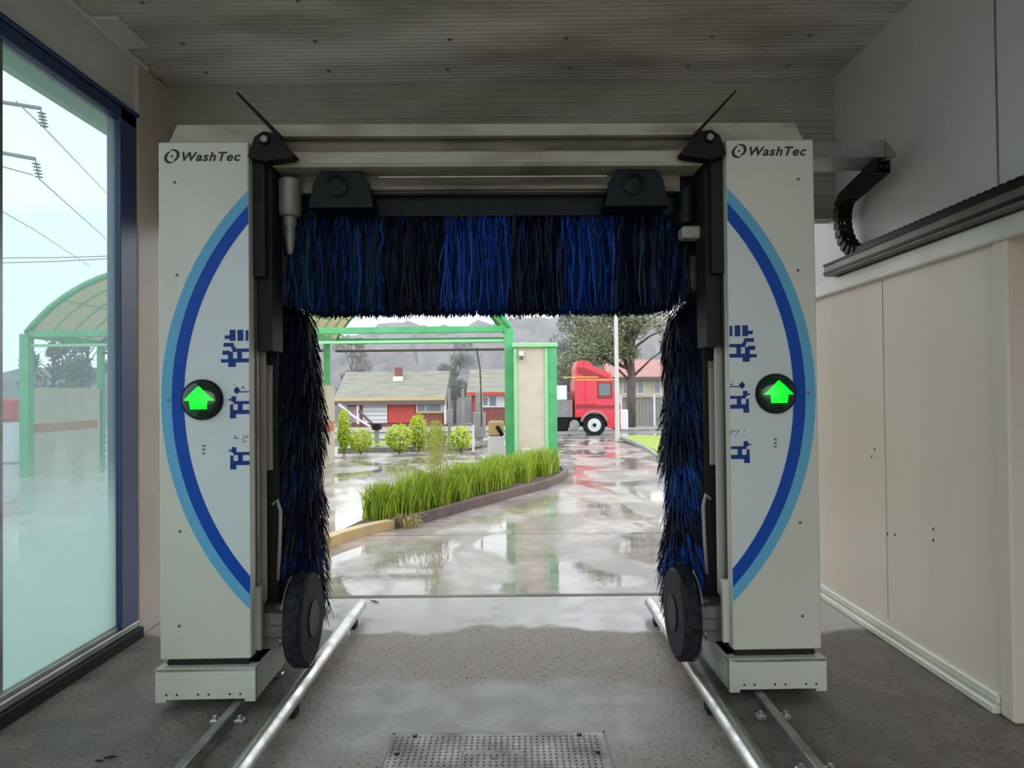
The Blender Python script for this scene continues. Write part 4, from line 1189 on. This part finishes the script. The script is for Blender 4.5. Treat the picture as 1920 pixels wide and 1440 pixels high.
# houses beyond the road
def HX(px, d): return P(px, 740, d).x
def HZ(px, py, d): return P(px, py, d).z
d = 62
h1 = thing('house', 'low brick house with weathered roof, chimney and red panel across the road', 'house', (HX(740, d), d + 4, gz(d)))
z_e = HZ(740, 750, d); z_r = HZ(740, 697, d + 5); zb = gz(d) - .1
X0, X1 = HX(640, d), HX(836, d)
MB().box(X0 + .5, X1 - .3, d, d + 8, zb, z_e).build('wall', M_brick, h1)
m = MB(); m.prism([(d - .8, z_e - .1), (d + 4.2, z_r), (d + 9, z_e - .1)], 'x', X0 - .6, X1); m.build('roof', M_roof, h1)
m = MB(); m.box(X0 - .6, X1, d - .9, d - .72, z_e - .42, z_e - .05); m.build('gutter', M_gutter, h1)
m = MB(); m.box(X0 - .6, X1, d - .88, d - .78, z_e - .02, z_e + .22); m.build('eave_tiles', M_ykerb, h1)
a = HX(735, d); m = MB(); m.box(HX(742, d + 3), HX(754, d + 3), d + 2.6, d + 3.4, HZ(745, 712, d + 3) - .3, HZ(745, 689, d + 3)); ch_ = m.build('chimney', M_brick, h1)
MB().box(HX(739, d + 3), HX(757, d + 3), d + 2.4, d + 3.5, HZ(745, 711, d + 3) - .2, HZ(745, 706, d + 3)).build('chimney_flashing', M_wpaint, ch_)
def wn_(px0, px1, py0, py1, nm, mt, dep=.08, par=None, dd=d):
    return MB().box(HX(px0, dd), HX(px1, dd), dd - dep, dd + .05, HZ(px0, py1, dd), HZ(px0, py0, dd)).build(nm, mt, par or h1)
g_ = wn_(680, 726, 758, 793, 'garage_door', M_wpaint); 
m = MB()
for k in range(4): m.box(HX(681, d), HX(725, d), d - .10, d - .07, HZ(700, 764 + 8 * k, d), HZ(700, 763 + 8 * k, d))
m.build('door_groove', M_shade, g_)
wn_(728, 778, 752, 793, 'red_panel', M_redd, .12)
w_ = wn_(780, 832, 752, 774, 'window', M_wpaint, .10); wn_(783, 797, 754, 771, 'pane', M_shade, .12, w_); wn_(799, 826, 754, 771, 'pane', M_shade, .12, w_)
wn_(780, 834, 772, 775, 'window_sill', M_ykerb, .2)
wn_(650, 672, 762, 793, 'wall_panel', mat('pink_render', (.5, .28, .28), .7), .10); wn_(655, 662, 762, 793, 'pane', M_shade, .13)
for px in (672, 834): wn_(px, px + 3, 750, 795, 'porch_post', M_wpaint, .7)

d = 64
h2 = thing('house', 'brick house with pale window right of the vacuum posts, partly behind the canopy post', 'house', (HX(930, d), d + 4, gz(d)))
z_e = HZ(930, 733, d)
MB().box(HX(884, d), HX(1010, d), d, d + 8, gz(d), z_e).build('wall', M_brick, h2)
MB().prism([(d - .8, z_e - .1), (d + 4.2, HZ(930, 692, d + 4)), (d + 9, z_e - .1)], 'x', HX(876, d), HX(1015, d)).build('roof', M_roof, h2)
MB().box(HX(876, d), HX(1015, d), d - .9, d - .75, z_e - .4, z_e - .1).build('gutter', M_redd, h2)
q = wn_(902, 946, 742, 764, 'window', M_wpaint, .1, h2, d); wn_(906, 914, 746, 760, 'pane', M_shade, .12, q, d); wn_(918, 930, 744, 761, 'pane', M_shade, .12, q, d)
wn_(886, 892, 742, 790, 'wall_panel', M_redd, .1, h2, d)
d = 60
h3 = thing('house', 'cream house with pinkish tiled roof behind the gum tree at right', 'house', (HX(1210, d), d + 4, gz(d)))
z_e = HZ(1200, 706, d)
MB().box(HX(1150, d), HX(1300, d), d, d + 8, gz(d), z_e).build('wall', M_cwall, h3)
MB().prism([(d - .8, z_e - .1), (d + 4.2, HZ(1200, 674, d + 4)), (d + 9, z_e - .1)], 'x', HX(1140, d), HX(1312, d)).build('roof', M_roofp, h3)
MB().box(HX(1140, d), HX(1312, d), d - .9, d - .75, z_e - .35, z_e - .05).build('gutter', M_gutter, h3)
for a_ in (1167, 1194, 1225, 1262):
    q = wn_(a_, a_ + 14, 710, 740, 'window', M_wpaint, .1, h3, d); wn_(a_ + 2, a_ + 12, 712, 737, 'pane', M_shade, .12, q, d)
fn = thing('fence', 'grey panel fence in front of the cream house at right', 'fence', (HX(1230, 50), 50, gz(50)))
m = MB(); x = HX(1163, 50)
while x < HX(1330, 50):
    m.box(x, x + .22, 50, 50.05, gz(50), HZ(1200, 746, 50)); x += .25
m.build('palings', M_fence, fn)
for px in (1162, 1224, 1290): MB().box(HX(px, 50), HX(px, 50) + .16, 49.9, 50.1, gz(50), HZ(1200, 740, 50)).build('post', M_wpaint, fn)
MB().box(HX(1162, 50), HX(1330, 50), 49.92, 50.0, HZ(1200, 747, 50), HZ(1200, 744, 50)).build('top_rail', M_kerb, fn)
bx_ = P(1171, 790, 40); tag(MB().box(bx_.x - .2, bx_.x + .22, 40, 40.4, gz(40), P(1171, 768, 40).z, bev=.05).build('utility_box', M_wpaint, None), 'white utility box at the foot of the gum tree', 'box')

# hills with woods
def hill(name, x0, x1, y, h, seed, roughness=1.0):
    r = random.Random(seed); m = MB(); nx_, ny_ = 150, 14; v = []
    ph = [r.uniform(0, 6) for _ in range(8)]
    for j in range(ny_):
        for i in range(nx_):
            x = x0 + (x1 - x0) * i / (nx_ - 1); t_ = j / (ny_ - 1)
            prof = math.sin(t_ * PI / 2)
            hh = h * (.55 + .27 / (1 + math.exp(-(x + 42) / 4)) + .18 / (1 + math.exp(-(x - 2) / 2.5))) * (1 + .14 * math.sin(x * .035 + ph[0]) + .07 * math.sin(x * .11 + ph[1]) + .03 * math.sin(x * .37 + ph[2]))
            jit = r.uniform(-1, 1) * 1.1 * roughness * (t_ > .05)
            v.append((x + r.uniform(-.5, .5), y + t_ * 34 + r.uniform(-.5, .5), gz(y) + hh * prof + jit))
    m.add(v, [(j * nx_ + i, j * nx_ + i + 1, (j + 1) * nx_ + i + 1, (j + 1) * nx_ + i) for j in range(ny_ - 1) for i in range(nx_ - 1)])
    return stc(m.build(name, M_hill, None))
hill('wooded_hill', -110, 110, 78, 14.5, 3)
M_mist = bpy.data.materials.new('rain_haze'); M_mist.use_nodes = True
n_ = M_mist.node_tree; n_.nodes.clear(); o_ = nd(n_, 'ShaderNodeOutputMaterial'); v_ = nd(n_, 'ShaderNodeVolumeScatter')
v_.inputs['Color'].default_value = (.93, .93, .95, 1); v_.inputs['Density'].default_value = 0.05; n_.links.new(v_.outputs[0], o_.inputs['Volume'])
mist = MB().box(-125, 125, 71, 77, -4, 22).build('rain_haze', M_mist, None); stc(mist)
# mid-distance trees breaking the skyline
for i, (px, d, h_, lb) in enumerate(((100, 60, 8.0, 'hazy grey green tree behind the left canopy bay, seen through the window'),
                                 (165, 66, 10.5, 'taller hazy tree behind the left canopy bay, seen through the window'),
                                 (660, 74, 9, 'hazy tree behind the left end of the brick house roof'),
                                 (852, 75.5, 9, 'hazy tree in the gap between the two brick houses'),
                                 (1066, 74, 9, 'hazy tree behind the cream wall end and the truck'))):
    tree(px, d, h_, lb, (16, .3, 3.2 if px < 200 else 1.6), [mat('misty_leaf', (.13, .14, .125), .7), mat('misty_leaf', (.17, .175, .16), .7)], .2, 3200, .2)

# power pole with crossarms, seen through the window
pp = thing('power_pole', 'power pole with two crossarms and hanging insulators outside the left window', 'power pole', (-13.6, 16.0, 0))
MB().tube([(-13.6, 16, 0), (-13.6, 16, 10.5)], [.16, .11], 10).build('pole', M_bark, pp)
ends = []
for (py, px) in ((203, 76), (298, 66)):
    e = P(px, py, 16); st_ = P(0, py - 12, 16); dirv = (st_ - e); s0 = e + dirv * ((-13.6 - e.x) / dirv.x)
    MB().tube([s0, e], .045, 6).build('crossarm', M_fence, pp)
    i0 = e; i1 = P(px + 8, py + 38, 16)
    ins = MB(); ins.tube([i0, i1], .015, 5)
    for k in range(5):
        p = i0.lerp(i1, .25 + .16 * k); ins.lathe(p, 'z', [(.02, .02), (.09, 0), (.02, -.02)], 10)
    ins.build('insulator', M_fence, pp); ends.append(i1)
wires = [([ends[0], P(228, 392, 40)], 'overhead wire from the upper crossarm seen through the left window'),
         ([ends[1], P(228, 474, 40)], 'overhead wire from the lower crossarm seen through the left window'),
         ([P(-40, 372, 18), P(60, 428, 28), P(170, 500, 42)], 'lowest slanting overhead wire seen through the left window'),
         ([P(-40, 484, 45), P(110, 483, 45), P(330, 476, 45)], 'upper level overhead wire above the canopy arch in the window'),
         ([P(-40, 494, 46), P(110, 490, 46), P(330, 478, 46)], 'lower level overhead wire above the canopy arch in the window'),
         ([P(-40, 300, 15), ends[1] + Vector((-.15, 0, .1))], 'short overhead wire running left from the lower insulator in the window'),
         ([P(30, 190, 15.9), ends[0]], 'short wire looping under the upper crossarm in the window')]
for pts, lb in wires:
    tag(MB().tube(pts, .014 if pts[0].y < 30 else .03, 5).build('overhead_wire', M_fence, None), lb, 'wire', 'overhead wires outside the left window')
# red and white unit of unclear kind outside far left
a = P(24, 770, 18.6)
vu = thing('red_white_machine', 'red topped white machine outside the window, left of the green post', 'vacuum machine', (a.x, 18.6, gz(18.6)))
MB().box(a.x - .2, a.x + .2, 18.4, 18.8, gz(18.6), P(24, 792, 18.6).z, bev=.05).build('body', M_wpaint, vu)
MB().box(a.x - .22, a.x + .22, 18.35, 18.85, P(24, 790, 18.6).z, P(24, 746, 18.6).z, bev=.08).build('top', M_redd, vu)
